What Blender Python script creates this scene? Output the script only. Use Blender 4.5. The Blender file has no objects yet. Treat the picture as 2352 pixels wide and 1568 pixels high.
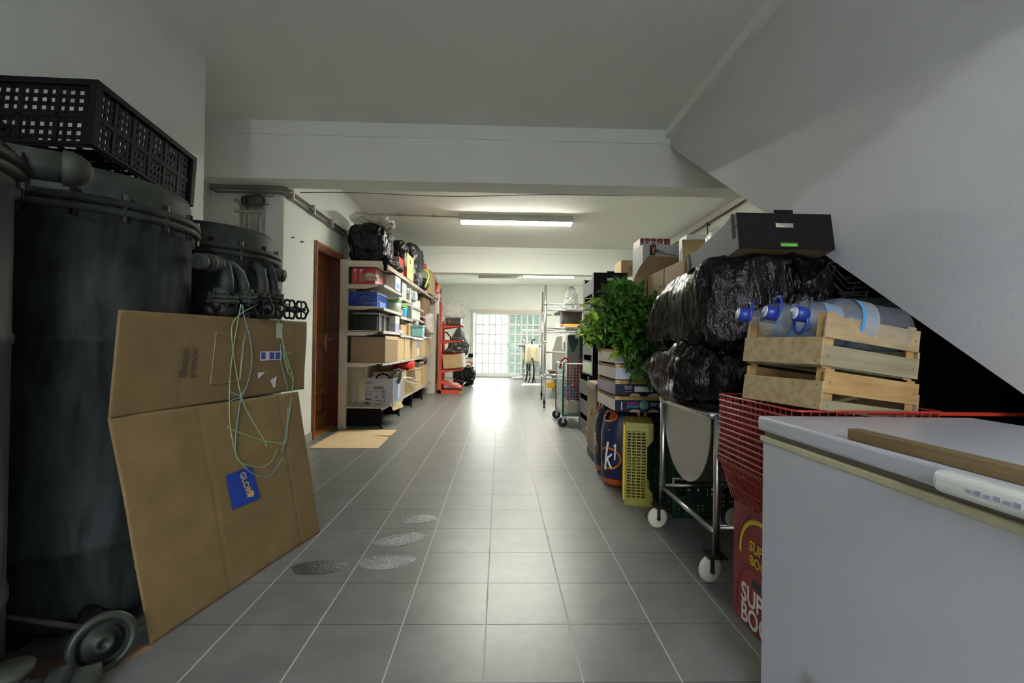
import bpy, math, random
from mathutils import Vector, Matrix, noise
random.seed(7)
PI = math.pi
C = bpy.context.scene.collection
sc = bpy.context.scene

# ---------------------------------------------------------------- camera
FPX, EYE = 1080.0, 1.04
def cam_axes():
    yaw, pit, rol = math.atan(27.9/FPX), math.atan(8.4/FPX), .0135
    f = Vector((math.sin(yaw)*math.cos(pit), math.cos(yaw)*math.cos(pit), math.sin(pit)))
    r0 = f.cross(Vector((0,0,1))).normalized(); u0 = r0.cross(f)
    return f, r0*math.cos(rol)+u0*math.sin(rol), u0*math.cos(rol)-r0*math.sin(rol)
CF, CR, CU = cam_axes()
cd = bpy.data.cameras.new('camera'); cam = bpy.data.objects.new('camera', cd); C.objects.link(cam)
cd.sensor_width = 36; cd.lens = 36*FPX/2352; cd.clip_start = .02; cd.clip_end = 200
M4 = Matrix((CR, CU, -CF)).transposed().to_4x4(); M4.translation = Vector((0,0,EYE)); cam.matrix_world = M4
sc.camera = cam
def ray(x, y): return CF + CR*((x-1176)/FPX) - CU*((y-784)/FPX)
def at(x, y, Y):                       # the point at depth Y seen at (x, y)
    d = ray(x, y); return Vector((0,0,EYE)) + d*(Y/d.y)
def atx(x, y, X):
    d = ray(x, y); return Vector((0,0,EYE)) + d*(X/d.x)
def fl(x, y, z=0):
    d = ray(x, y); return Vector((0,0,EYE)) + d*((z-EYE)/d.z)

# ---------------------------------------------------------------- world, exposure
w = bpy.data.worlds.new('sky'); sc.world = w; w.use_nodes = True
nt = w.node_tree; bg = nt.nodes['Background']
sky = nt.nodes.new('ShaderNodeTexSky'); sky.sky_type = 'HOSEK_WILKIE'; sky.turbidity = 6; sky.sun_direction = (-.3,-.5,.8)
mixc = nt.nodes.new('ShaderNodeMix'); mixc.data_type = 'RGBA'; mixc.inputs[0].default_value = .8
mixc.inputs[7].default_value = (1,1,1,1)
nt.links.new(sky.outputs[0], mixc.inputs[6]); nt.links.new(mixc.outputs[2], bg.inputs[0])
bg.inputs[1].default_value = 30.0
sc.view_settings.view_transform = 'Standard'; sc.view_settings.look = 'None'
sc.view_settings.exposure = 1.68; sc.view_settings.gamma = 1.0; sc.view_settings.use_curve_mapping = False
sc.cycles.use_denoising = True
sc.cycles.max_bounces = 10; sc.cycles.diffuse_bounces = 6; sc.cycles.glossy_bounces = 5; sc.cycles.transparent_max_bounces = 12
sc.cycles.sample_clamp_indirect = 6; sc.cycles.caustics_reflective = False; sc.cycles.caustics_refractive = False
def portal(name, loc, rot, sx, sy):
    l = bpy.data.lights.new(name, 'AREA'); l.shape = 'RECTANGLE'; l.size = sx; l.size_y = sy; l.cycles.is_portal = True
    o = bpy.data.objects.new(name, l); o.location = loc; o.rotation_euler = rot; C.objects.link(o)
portal('daylight_portal', (.2,15.14,1.05), (-PI/2,0,0), 2.3, 2.1)
portal('back_slit_portal', (-.25,-6.17,1.0), (PI/2,0,0), .16, 2.0)  # guides sky light through the slit added in the back wall
TUBE_W, TUBE_C = 62.0, 125.0            # strengths of the warm tubes beyond the beam and of the cool one behind the camera

# ---------------------------------------------------------------- materials
def nodes(m):
    m.use_nodes = True; return m.node_tree.nodes, m.node_tree.links
MATS = {}
def mat(name, col, rough=.6, metal=0, n=0, ns=12, col2=None, bump=0, bs=60, spec=.5, emit=0, alpha=1, trans=0, stretch=None, sharp=False, coat=0, ior=1.45, det=4, bd=.01):
    """Principled surface; n mixes col2 (or a darker tone) in by noise of scale ns, bump by noise of scale bs."""
    if name in MATS: return MATS[name]
    m = bpy.data.materials.new(name); N, L = nodes(m); b = N['Principled BSDF']
    c4 = (*col, 1); b.inputs['Base Color'].default_value = c4
    b.inputs['Roughness'].default_value = rough; b.inputs['Metallic'].default_value = metal
    b.inputs['Specular IOR Level'].default_value = spec; b.inputs['IOR'].default_value = ior
    if coat: b.inputs['Coat Weight'].default_value = coat; b.inputs['Coat Roughness'].default_value = .1
    if trans: b.inputs['Transmission Weight'].default_value = trans
    if alpha < 1: b.inputs['Alpha'].default_value = alpha
    if emit: b.inputs['Emission Color'].default_value = c4; b.inputs['Emission Strength'].default_value = emit
    if n or bump:
        tc = N.new('ShaderNodeTexCoord'); mp = N.new('ShaderNodeMapping'); L.new(tc.outputs['Object'], mp.inputs[0])
        if stretch: mp.inputs['Scale'].default_value = stretch
    if n:
        t = N.new('ShaderNodeTexNoise'); t.inputs['Scale'].default_value = ns; t.inputs['Detail'].default_value = det; L.new(mp.outputs[0], t.inputs[0])
        r = N.new('ShaderNodeValToRGB'); L.new(t.outputs[0], r.inputs[0])
        lo, hi = (.47,.56) if sharp else (.3,.7)
        r.color_ramp.elements[0].position = lo; r.color_ramp.elements[1].position = hi
        c2 = col2 if col2 else tuple(x*(1-n) for x in col)
        r.color_ramp.elements[0].color = (*c2,1); r.color_ramp.elements[1].color = c4
        L.new(r.outputs[0], b.inputs['Base Color'])
    if bump:
        t = N.new('ShaderNodeTexNoise'); t.inputs['Scale'].default_value = bs; t.inputs['Detail'].default_value = 5; L.new(mp.outputs[0], t.inputs[0])
        q = N.new('ShaderNodeBump'); q.inputs['Strength'].default_value = bump; q.inputs['Distance'].default_value = bd
        L.new(t.outputs[0], q.inputs['Height']); L.new(q.outputs[0], b.inputs['Normal'])
    MATS[name] = m; return m

def floor_material():
    m = bpy.data.materials.new('floor_tiles'); N, L = nodes(m); b = N['Principled BSDF']
    tc = N.new('ShaderNodeTexCoord'); sp = N.new('ShaderNodeSeparateXYZ'); L.new(tc.outputs['Object'], sp.inputs[0])
    def mth(op, a, bb=None):
        q = N.new('ShaderNodeMath'); q.operation = op
        for i, v in enumerate((a, bb)):
            if v is None: continue
            if isinstance(v, (int, float)): q.inputs[i].default_value = v
            else: L.new(v, q.inputs[i])
        return q.outputs[0]
    def line(out, off, per, half):
        a = mth('SUBTRACT', out, off); a = mth('DIVIDE', a, per); idx = mth('FLOOR', mth('ADD', a, .5)); d = mth('ABSOLUTE', mth('SUBTRACT', a, idx))
        return mth('LESS_THAN', mth('MULTIPLY', d, per), half), mth('FLOOR', a)
    gy, ix = line(sp.outputs[0], -.037, .3095, .0026)     # joints along the room
    gx, iy = line(sp.outputs[1], 1.76, .304, .0016)       # joints across it
    wn = N.new('ShaderNodeTexWhiteNoise'); wn.noise_dimensions = '2D'; cb = N.new('ShaderNodeCombineXYZ')
    L.new(ix, cb.inputs[0]); L.new(iy, cb.inputs[1]); L.new(cb.outputs[0], wn.inputs[0])
    no = N.new('ShaderNodeTexNoise'); no.inputs['Scale'].default_value = 5; no.inputs['Detail'].default_value = 7; no.inputs['Roughness'].default_value = .7; L.new(tc.outputs['Object'], no.inputs[0])
    rp = N.new('ShaderNodeValToRGB'); L.new(no.outputs[0], rp.inputs[0])
    rp.color_ramp.elements[0].position = .3; rp.color_ramp.elements[1].position = .72
    rp.color_ramp.elements[0].color = (.125,.127,.120,1); rp.color_ramp.elements[1].color = (.19,.195,.185,1)
    tv = N.new('ShaderNodeMix'); tv.data_type = 'RGBA'; tv.blend_type = 'MULTIPLY'; tv.inputs[0].default_value = .05
    L.new(rp.outputs[0], tv.inputs[6]); L.new(wn.outputs[0], tv.inputs[7])
    m1 = N.new('ShaderNodeMix'); m1.data_type = 'RGBA'; L.new(gx, m1.inputs[0]); L.new(tv.outputs[2], m1.inputs[6]); m1.inputs[7].default_value = (.03,.028,.026,1)
    m2 = N.new('ShaderNodeMix'); m2.data_type = 'RGBA'; L.new(gy, m2.inputs[0]); L.new(m1.outputs[2], m2.inputs[6]); m2.inputs[7].default_value = (.42,.43,.41,1)
    L.new(m2.outputs[2], b.inputs['Base Color'])
    rr = N.new('ShaderNodeMapRange'); L.new(no.outputs[0], rr.inputs[0]); rr.inputs[3].default_value = .30; rr.inputs[4].default_value = .42
    rj = mth('MAXIMUM', gx, gy); rm = mth('ADD', rr.outputs[0], mth('MULTIPLY', rj, .3)); L.new(rm, b.inputs['Roughness'])
    b.inputs['Specular IOR Level'].default_value = .55
    bp = N.new('ShaderNodeBump'); bp.inputs['Strength'].default_value = .5; bp.inputs['Distance'].default_value = .002
    n2 = N.new('ShaderNodeTexNoise'); n2.inputs['Scale'].default_value = 3.0; L.new(tc.outputs['Object'], n2.inputs[0])
    L.new(mth('SUBTRACT', mth('MULTIPLY', n2.outputs[0], .6), rj), bp.inputs['Height']); L.new(bp.outputs[0], b.inputs['Normal'])
    return m

def wood(name, c1, c2, rough=.55, scale=(1,14,14), bump=.1, coat=0):
    m = mat(name, c1, rough, n=1, ns=3.5, col2=c2, stretch=scale, bump=bump, bs=6, coat=coat, det=8); return m

# ---------------------------------------------------------------- mesh building
class MB:
    def __init__(s): s.v = []; s.f = []; s.m = []; s.s = []
    def add(s, vs, fs, mi=0, smooth=False, M=None):
        o = len(s.v); s.v += [tuple(M @ Vector(v)) if M else tuple(v) for v in vs]
        for f in fs: s.f.append(tuple(i+o for i in f)); s.m.append(mi); s.s.append(smooth)
        return s
    def box(s, x0, x1, y0, y1, z0, z1, mi=0, M=None):
        vs = [(x,y,z) for z in (z0,z1) for y in (y0,y1) for x in (x0,x1)]
        return s.add(vs, [(0,2,3,1),(4,5,7,6),(0,1,5,4),(2,6,7,3),(0,4,6,2),(1,3,7,5)], mi, False, M)
    def bar(s, a, b, w=.01, h=None, up=(0,0,1), mi=0):
        a, b = Vector(a), Vector(b); d = b-a; l = d.length
        if l < 1e-6: return s
        z = d/l; u = Vector(up)
        if abs(u.dot(z)) > .98: u = Vector((1,0,0))
        x = u.cross(z).normalized(); y = z.cross(x); h = w if h is None else h
        M = Matrix((x,y,z)).transposed().to_4x4(); M.translation = a
        return s.box(-w/2, w/2, -h/2, h/2, 0, l, mi, M)
    def frame(s, a, b):
        a, b = Vector(a), Vector(b); z = (b-a).normalized(); u = Vector((0,0,1)) if abs(z.z) < .95 else Vector((1,0,0))
        x = u.cross(z).normalized(); y = z.cross(x); M = Matrix((x,y,z)).transposed().to_4x4(); M.translation = a; return M
    def cyl(s, a, b, r, r2=None, n=16, mi=0, caps=True, smooth=True):
        a, b = Vector(a), Vector(b); l = (b-a).length; r2 = r if r2 is None else r2
        return s.lathe(([(0,0)] if caps else []) + [(r,0),(r2,l)] + ([(0,l)] if caps else []), n, mi, s.frame(a,b), smooth)
    def lathe(s, prof, n=24, mi=0, M=None, smooth=True, a0=0, a1=2*PI):
        full = abs(a1-a0-2*PI) < 1e-6; vs = []; rows = []
        for r, z in prof:
            if r < 1e-7: rows.append([len(vs)]); vs.append((0,0,z))
            else:
                k = n if full else n+1
                rows.append(list(range(len(vs), len(vs)+k))); vs += [(r*math.cos(a0+(a1-a0)*i/n), r*math.sin(a0+(a1-a0)*i/n), z) for i in range(k)]
        fs = []
        for p, q in zip(rows, rows[1:]):
            for i in range(n):
                j = (i+1) % n if full else i+1
                if len(p) == 1 and len(q) == 1: continue
                if len(p) == 1: fs.append((p[0], q[j], q[i]))
                elif len(q) == 1: fs.append((p[i], p[j], q[0]))
                else: fs.append((p[i], p[j], q[j], q[i]))
        return s.add(vs, fs, mi, smooth, M)
    def tube(s, pts, r, n=8, closed=False, mi=0, caps=True):
        P = [Vector(p) for p in pts]; k = len(P); vs = []; R = r if isinstance(r, (list, tuple)) else [r]*k
        up = None
        for i, p in enumerate(P):
            a = P[i-1] if (i > 0 or closed) else p; b = P[(i+1) % k] if (i < k-1 or closed) else p
            t = (b-a).normalized() if (b-a).length > 1e-9 else Vector((0,0,1))
            if up is None: up = Vector((0,0,1)) if abs(t.z) < .9 else Vector((1,0,0))
            x = (up - t*up.dot(t)); x = x.normalized() if x.length > 1e-6 else t.orthogonal().normalized(); up = x; y = t.cross(x)
            vs += [p + (x*math.cos(2*PI*j/n) + y*math.sin(2*PI*j/n))*R[i] for j in range(n)]
        fs = []
        for i in range(k if closed else k-1):
            q = (i+1) % k
            for j in range(n): j2 = (j+1) % n; fs.append((i*n+j, i*n+j2, q*n+j2, q*n+j))
        if caps and not closed: fs += [tuple(range(n-1,-1,-1)), tuple((k-1)*n+j for j in range(n))]
        return s.add(vs, fs, mi, True)
    def prism(s, poly, axis, a, b, mi=0, M=None):
        """poly in the plane across `axis` (x: (y,z), y: (x,z), z: (x,y)), extruded from a to b"""
        def p(u, v, t): return {'x':(t,u,v),'y':(u,t,v),'z':(u,v,t)}[axis]
        n = len(poly); vs = [p(u,v,a) for u,v in poly] + [p(u,v,b) for u,v in poly]
        fs = [tuple(range(n-1,-1,-1)), tuple(range(n,2*n))] + [(i,(i+1)%n,n+(i+1)%n,n+i) for i in range(n)]
        return s.add(vs, fs, mi, False, M)
    def grid(s, fn, nu, nv, mi=0, smooth=True, wrap=False, thick=0):
        vs = [Vector(fn(i/nu, j/nv)) for j in range(nv+1) for i in range(nu + (0 if wrap else 1))]
        k = nu if wrap else nu+1; fs = []
        for j in range(nv):
            for i in range(nu):
                i2 = (i+1) % k; fs.append((j*k+i, j*k+i2, (j+1)*k+i2, (j+1)*k+i))
        return s.add(vs, fs, mi, smooth)
    def build(s, name, mats, parent=None, loc=None, rz=0, bevel=0, solid=0, sub=0, rot=None, seg=2):
        me = bpy.data.meshes.new(name); me.from_pydata([tuple(v) for v in s.v], [], s.f)
        for m in (mats if isinstance(mats, (list, tuple)) else [mats]): me.materials.append(m)
        me.polygons.foreach_set('material_index', s.m); me.polygons.foreach_set('use_smooth', s.s)
        o = bpy.data.objects.new(name, me); C.objects.link(o); o.parent = parent
        if loc is not None: o.location = loc
        if rot is not None: o.rotation_euler = rot
        elif rz: o.rotation_euler = (0,0,rz)
        if solid: q = o.modifiers.new('solid', 'SOLIDIFY'); q.thickness = solid; q.offset = 0
        if sub: q = o.modifiers.new('sub', 'SUBSURF'); q.levels = sub; q.render_levels = sub
        if bevel: q = o.modifiers.new('bevel', 'BEVEL'); q.width = bevel; q.segments = seg; q.limit_method = 'ANGLE'
        return o
def thing(name, label, cat, loc=(0,0,0), rz=0, group=None, rot=None):
    o = bpy.data.objects.new(name, None); C.objects.link(o); o.location = loc; o.rotation_euler = rot if rot else (0,0,rz)
    o.empty_display_size = .05; o['label'] = label; o['category'] = cat
    if group: o['group'] = group
    return o
def tag(o, label, cat, group=None, kind=None):
    o['label'] = label; o['category'] = cat
    if group: o['group'] = group
    if kind: o['kind'] = kind
    return o
def struct(o, label=None):
    o['kind'] = 'structure'
    if label: o['label'] = label
    return o
FACE = {'front':(PI/2,0,0), 'left':(PI/2,0,-PI/2), 'right':(PI/2,0,PI/2), 'top':(0,0,0)}
def txt(name, s, size, m, parent, loc, face='front', spin=0, bold=0, shear=0, sx=1, align='CENTER'):
    cu = bpy.data.curves.new('t', 'FONT'); cu.body = s; cu.size = size; cu.extrude = .0005; cu.offset = bold*size; cu.shear = shear
    cu.align_x = align; cu.align_y = 'CENTER'; cu.resolution_u = 3
    t = bpy.data.objects.new('t', cu); C.objects.link(t)
    bpy.context.view_layer.update()
    me = bpy.data.meshes.new_from_object(t.evaluated_get(bpy.context.evaluated_depsgraph_get()))
    bpy.data.objects.remove(t); bpy.data.curves.remove(cu)
    me.materials.clear(); me.materials.append(m); me.name = name
    o = bpy.data.objects.new(name, me); C.objects.link(o); o.parent = parent
    R = Matrix.Rotation(FACE[face][2],4,'Z') @ Matrix.Rotation(FACE[face][0],4,'X') @ Matrix.Rotation(spin,4,'Z')
    o.matrix_local = Matrix.Translation(loc) @ R @ Matrix.Diagonal((sx,1,1,1)); return o
def decal(name, face, c, w, h, m, parent, round_=0, t=.0012):
    """a thin label lying on a face: c is its centre, w across, h up"""
    mb = MB()
    if round_: pts = [(w/2*math.cos(2*PI*i/28), h/2*math.sin(2*PI*i/28)) for i in range(28)]
    else: pts = [(-w/2,-h/2),(w/2,-h/2),(w/2,h/2),(-w/2,h/2)]
    mb.prism(pts, {'front':'y','left':'x','right':'x','top':'z'}[face], -t/2, t/2)
    return mb.build(name, m, parent, loc=c)
def clone(o, loc=None, rz=None, label=None, group=None, parent=None):
    c = o.copy(); C.objects.link(c)
    if parent is not None: c.parent = parent
    if loc is not None: c.location = loc
    if rz is not None: c.rotation_euler = (0,0,rz)
    if label: c['label'] = label
    if group: c['group'] = group
    for ch in KIDS(o): clone(ch, parent=c)
    return c
def KIDS(o): return [x for x in list(C.objects) if x.parent == o]

plaster = mat('white_plaster', (.72,.74,.69), .85, n=.07, ns=2.5, bump=.12, bs=70)
ceil_m = mat('ceiling_paint', (.78,.80,.75), .85, n=.05, ns=1.5, bump=.05, bs=40)
kraft = mat('kraft_card', (.50,.345,.185), .8, n=.14, ns=9, bump=.05, bs=30)
kraft_l = mat('pale_kraft_card', (.56,.41,.23), .8, n=.1, ns=9, bump=.05, bs=30)
kraft_d = mat('dark_kraft_card', (.25,.16,.08), .82, n=.15, ns=9, bump=.05, bs=30)  # darker brown variant of the kraft card
tape_m = mat('packing_tape', (.50,.40,.25), .25, coat=.4)
steel = mat('stainless_steel', (.55,.55,.54), .28, metal=1, n=.1, ns=8, bump=.02, bs=200)
chrome = mat('tube_steel', (.7,.7,.7), .2, metal=1)
bag_m = mat('black_bin_liner', (.0035,.0035,.004), .24, spec=.30, bump=1.0, bs=13, bd=.035, stretch=(1.5,1.5,.7))
bag_g = mat('grey_bin_liner', (.05,.053,.05), .3, spec=.6, bump=.5, bs=18, coat=.2)
black_card = mat('black_card', (.010,.010,.010), .65, n=.3, ns=30, spec=.15)
grey_card = mat('grey_card', (.085,.09,.095), .6, n=.15, ns=8)
black_pl = mat('black_plastic', (.003,.003,.0035), .6, spec=.12)
white_pl = mat('white_plastic', (.72,.72,.70), .4)
cream = mat('cream_enamel', (.62,.57,.45), .4, n=.08, ns=5)
rubber = mat('black_rubber', (.02,.02,.02), .75)
clear_pl = mat('clear_film', (.85,.88,.86), .12, alpha=.18, spec=.9, bump=.6, bs=14)
white_m = mat('white_ink', (.8,.8,.8), .6)
ink = mat('black_ink', (.03,.03,.03), .6)
# ================================================================ THE ROOM
struct(MB().box(-3, 3.2, -6, 15.2, -.1, 0).build('floor', floor_material()))
struct(MB().box(-3, 3.2, -6, 15.2, 2.95, 3.1).build('ceiling', ceil_m))
struct(MB().box(-2.15, -2.0, -6, 3.198, 0, 2.95).box(-2.65, -2.15, 3.05, 3.198, 0, 2.95).build('wall_left', plaster))
struct(MB().box(-2.8, -2.65, 3.05, 4.5, 0, 2.95).box(-2.65, -2.0, 4.362, 4.5, 0, 2.95).build('wall_recess', plaster))
DY0, DY1, DZ = 5.08, 5.97, 2.14
struct(MB().box(-2.15, -2.0, 4.5, DY0+.07, 0, 2.95).box(-2.15, -2.0, DY1-.02, 15.2, 0, 2.95).box(-2.15, -2.0, DY0+.07, DY1-.02, DZ-.07, 2.95)
       .box(-2.5, -2.45, 4.5, 6.5, 0, 2.95).build('wall_left_far', plaster))
struct(MB().box(3.0, 3.15, -6, 15.2, 0, 2.95).build('wall_right', plaster))
struct(MB().box(-2.15, -.33, -6.15, -6, 0, 2.95).box(-.17, 3.15, -6.15, -6, 0, 2.95).box(-.33, -.17, -6.15, -6, 2.0, 2.95).build('wall_back', plaster))  # unseen narrow slit added so that daylight lifts the ceiling and beam
# the end wall with the opening of the sliding door
struct(MB().box(-2.15, -.915, 15, 15.2, 0, 2.95).box(1.36, 3.15, 15, 15.2, 0, 2.95).box(-.915, 1.36, 15, 15.2, 2.10, 2.95).build('wall_end', plaster))
# side wall of the stairs: cut off along the slope of the flight; its underside slab closes the space behind
sl = (3.0-.921)/(4.383-1.29); y0 = 1.29-.921/sl; yt = 1.29+(2.95-.921)/sl
struct(MB().prism([(-6,0),(y0,0),(yt,2.95),(-6,2.95)], 'x', 1.48, 1.60).build('wall_stairs', mat('stair_plaster', (.62,.62,.63), .85, n=.07, ns=2.2, bump=.14, bs=60)))
struct(MB().prism([(y0-.05,-.05+.03),(yt,2.95),(yt-.3,2.95),(y0-.35,-.02)], 'x', 1.60, 3.0).build('wall_stairs_underside', plaster))
# beams
def beam(n, ya, yb, x0, x1, zb=2.445):
    return struct(MB().box(x0, x1, ya, yb, zb, 2.95).box(x0, x1, ya-.012, ya, 2.83, 2.95).build(n, ceil_m))
beam('trim_1', 4.1, 4.36, -2.65, 3.0, 2.452); beam('trim_2', 9.2, 9.45, -2.0, 3.0, 2.44); beam('trim_3', -1.3, -1.0, -2.0, 1.48, 2.44)
struct(MB().box(1.432, 1.48, -1.0, 4.1, 2.875, 2.95).build('trim_4', ceil_m))
struct(MB().box(-2.0, -1.988, 4.37, DY0-.005, 0, .085).build('baseboard_left', mat('grey_skirting_tile', (.30,.30,.28), .4)))

# ---- the wooden side door on the left
door_w = wood('varnished_mahogany', (.33,.105,.025), (.21,.055,.014), .35, (1,16,1.2), .03, coat=.5)
door_d = wood('dark_mahogany', (.16,.045,.014), (.09,.025,.009), .4, (1,1,9), .03, coat=.3)
d1 = bpy.data.objects.new('door_1', None); C.objects.link(d1); d1.location = (-2.0, DY0, 0); struct(d1, 'brown varnished wooden door in a moulded frame in the left wall')
W_ = DY1-DY0
fb = MB()
for a, b_, e in ((0,.068,0),(W_-.068,W_,0)):
    fb.box(-.001,.016,a,b_,0,DZ).box(.016,.024,a+.012,b_-.03,0,DZ)
fb.box(-.001,.016,.068,W_-.068,DZ-.068,DZ).box(.016,.024,.012,W_-.03,DZ-.045,DZ-.012)
fb.build('door_frame', door_w, d1, bevel=.003)
jb = MB().box(-.15,-.001,.068,.082,0,DZ-.068).box(-.15,-.001,W_-.082,W_-.02,0,DZ-.068).box(-.15,-.001,.082,W_-.082,DZ-.085,DZ-.068)
jb.build('door_jamb', door_d, d1)
MB().box(-.15,.0,.082,W_-.082,0,.014).build('threshold', wood('oak_threshold', (.42,.20,.06), (.30,.13,.04), .4), d1)
lf = MB().box(-.17,-.13,.082,W_-.082,.014,DZ-.085)
leaf = lf.build('door_leaf', door_w, d1)
ml = MB(); y_a, y_b = .082+.11, W_-.082-.11
for za, zb, arch in ((.2,.42,0),(.5,1.02,1),(1.14,1.92,1)):
    for q in range(2):
        o_ = q*.028; pts = [(y_a+o_,za+o_),(y_b-o_,za+o_)]
        if arch: pts += [(y_b-o_,zb-.08-o_)] + [(y_b-o_-.035*(1-math.cos(t*PI/8)), zb-.08-o_+.08*math.sin(t*PI/8)) for t in range(1,5)] + [(y_a+o_+.035*(1-math.cos(t*PI/8)), zb-.08-o_+.08*math.sin(t*PI/8)) for t in range(4,0,-1)] + [(y_a+o_,zb-.08-o_)]
        else: pts += [(y_b-o_,zb-o_),(y_a+o_,zb-o_)]
        ml.tube([(-.129,u,v) for u,v in pts], .007, 6, closed=True)
ml.build('panel_moulding', door_d, leaf)
brass = mat('old_brass', (.55,.38,.13), .3, metal=1)
hd = MB().box(-.13,-.122,W_-.16,W_-.12,.93,1.15).cyl((-.122,W_-.14,1.08),(-.075,W_-.14,1.08),.009).tube([(-.075,W_-.14,1.08),(-.072,W_-.17,1.078),(-.072,W_-.24,1.07)],.008)
hd.build('door_handle', brass, leaf)

# ---- sliding glazed door at the far end
white_al = mat('white_lacquered_aluminium', (.66,.68,.66), .4)
d2 = bpy.data.objects.new('door_2', None); C.objects.link(d2); d2.location = (0,15,0); struct(d2, 'white sliding glazed door with a grid of bars at the far end')
MB().box(-.915,-.84,-.03,.03,0,2.11).box(1.29,1.36,-.03,.03,0,2.11).box(-.99,1.42,-.05,.0,2.10,2.17).box(-.84,1.29,-.02,.04,2.04,2.10).build('door_frame', mat('beige_door_surround', (.56,.53,.46), .6), d2)
MB().box(-.84,1.29,-.02,.06,0,.03).build('bottom_track', mat('grey_aluminium', (.35,.35,.34), .4, metal=.8), d2)
glass = mat('clear_glass', (.9,.97,.95), .02, alpha=.18, spec=.8)
def sash(nm, x0, x1, y, nx, nz, bl=.05):
    z0, z1 = .03, 2.05
    q = MB().box(x0,x0+bl,y,y+.035,z0,z1).box(x1-bl,x1,y,y+.035,z0,z1).box(x0+bl,x1-bl,y,y+.035,z1-bl,z1).box(x0+bl,x1-bl,y,y+.035,z0,z0+.12)
    o = q.build(nm, white_al, d2, bevel=.003)
    g = MB(); b_ = .023
    for i in range(1,nx): xx = x0+bl+(x1-x0-2*bl)*i/nx; g.box(xx-b_,xx+b_,y+.006,y+.03,z0+.12,z1-bl)
    for j in range(1,nz): zz = z0+.12+(z1-bl-z0-.12)*j/nz; g.box(x0+bl,x1-bl,y+.008,y+.028,zz-b_,zz+b_)
    g.build('glazing_bars', white_al, o)
    MB().box(x0+bl,x1-bl,y+.016,y+.02,z0+.12,z1-bl).build('glass', glass, o)
    return o
sA = sash('left_sash', -.80, .30, -.015, 5, 6, .06); sB = sash('right_sash', .27, 1.29, .025, 5, 6, .045)
MB().box(.262,.285,-.03,-.015,.95,1.12).build('pull_handle', mat('grey_handle', (.3,.3,.3), .4), sA)

# ---- what lies outside it
struct(MB().box(-9, 9, 15.2, 24, -.12, -.02).build('floor_outside', mat('pale_concrete_yard', (.72,.71,.68), .9, n=.1, ns=2)))
o = MB().box(-7, .19, 18.4, 18.6, -.02, 3.4); tag(o.build('yard_wall', mat('sunlit_render', (.80,.79,.76), .9, n=.05, ns=2)), 'pale rendered yard wall seen bright through the sliding door', 'wall')
grn = mat('backdrop_green', (.05,.20,.165), .35, n=.25, ns=6)
sh = thing('green_backdrop', 'dark green slatted panel added outside for the reflections in the right half of the sliding door', 'shutter', (1.05,16.1,-.02))  # slatted panel stands in for the dark green reflections in the glass
q = MB()
for i in range(30): z = .02+i*.08; q.prism([(0,z),(-.016,z+.015),(-.016,z+.06),(0,z+.075)], 'x', -.75, .75)
q.build('slats', grn, sh); MB().box(-.80,-.75,-.03,.03,0,2.5).box(.75,.80,-.03,.03,0,2.5).build('side_rail', mat('green_rail', (.05,.2,.17), .4), sh)
MB().box(-.30,.75,-.12,-.08,1.55,1.62).box(-.30,.75,-.12,-.08,1.5,1.51).build('white_rail', white_pl, sh)
rk = thing('garden_trellis', 'thin metal frame standing in front of the green slats outside', 'trellis', (.62,15.75,-.02))
q = MB()
for x in (-.12,.0,.5): q.cyl((x,0,0),(x,0,1.85 if x<.2 else 1.5),.008,n=6)
for z in (.3,.75,1.2,1.5): q.cyl((-.12,0,z),(.5,0,z),.006,n=6)
q.build('bars', white_al, rk); MB().lathe([(0,-.006),(.055,-.006),(.055,.006),(0,.006)],20,M=Matrix.Translation((-.07,-.03,.98)) @ Matrix.Rotation(PI/2,4,'X')).build('round_plate', steel, rk)

struct(MB().box(.20, 3.4, 15.2, 18.3, 2.75, 2.85).box(.25,3.3,18.2,18.3,0,2.75).box(3.3,3.4,15.2,18,0,2.75).box(.20,.25,15.22,18.3,-.02,2.75).build('shade_box', ceil_m))  # unseen roof and walls added to keep skylight off the green slats
struct(MB().box(-5, 5, -14, -6.15, -.12, -.02).build('floor_bounce_back', MATS['pale_concrete_yard']))  # unseen pale ground added to bounce light in through the back slit
# ---- ceiling lamps
lampw = mat('lamp_housing', (.55,.56,.52), .5)
tube_w = mat('lit_warm_tube', (1,.99,.87), .5, emit=TUBE_W); tube_c = mat('lit_cool_tube', (.86,.90,1), .5, emit=TUBE_C); tube_o = mat('unlit_diffuser', (.55,.58,.50), .4)
def ceiling_lamp(x0, x1, y, label, m, drop=.11, wid=.16):
    t = thing('ceiling_lamp', label, 'ceiling lamp', ((x0+x1)/2, y, 2.95), group='fluorescent ceiling lamps'); h = (x1-x0)/2
    MB().box(-h,h,-wid/2-.012,wid/2+.012,-.06,0).box(-h,h,-wid/2-.012,-wid/2-.006,-.088,-.06).box(-h,h,wid/2+.006,wid/2+.012,-.088,-.06).build('housing', lampw, t, bevel=.005)
    MB().prism([(-wid/2+.005,-.06),(-wid/2+.018,-drop),(wid/2-.018,-drop),(wid/2-.005,-.06)], 'x', -h+.02, h-.02).build('diffuser', m, t, bevel=.01)
    MB().box(-h,-h+.02,-wid/2,wid/2,-drop-.004,-.045).box(h-.02,h,-wid/2,wid/2,-drop-.004,-.045).build('end_cap', lampw, t)
    return t
ceiling_lamp(-.62, 1.06, 6.98, 'lit fluorescent ceiling lamp between the two beams, the nearest and widest', tube_w)
ceiling_lamp(-.60, .55, 12.7, 'unlit grey left half of the lamp pair just past the far beam', tube_o, .12)
ceiling_lamp(.57, 1.95, 12.4, 'lit fluorescent lamp at the right of the unlit one past the far beam', tube_w)
ceiling_lamp(-.9, .9, -3.6, 'cool white fluorescent lamp on the ceiling behind the near beam', tube_c)

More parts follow.
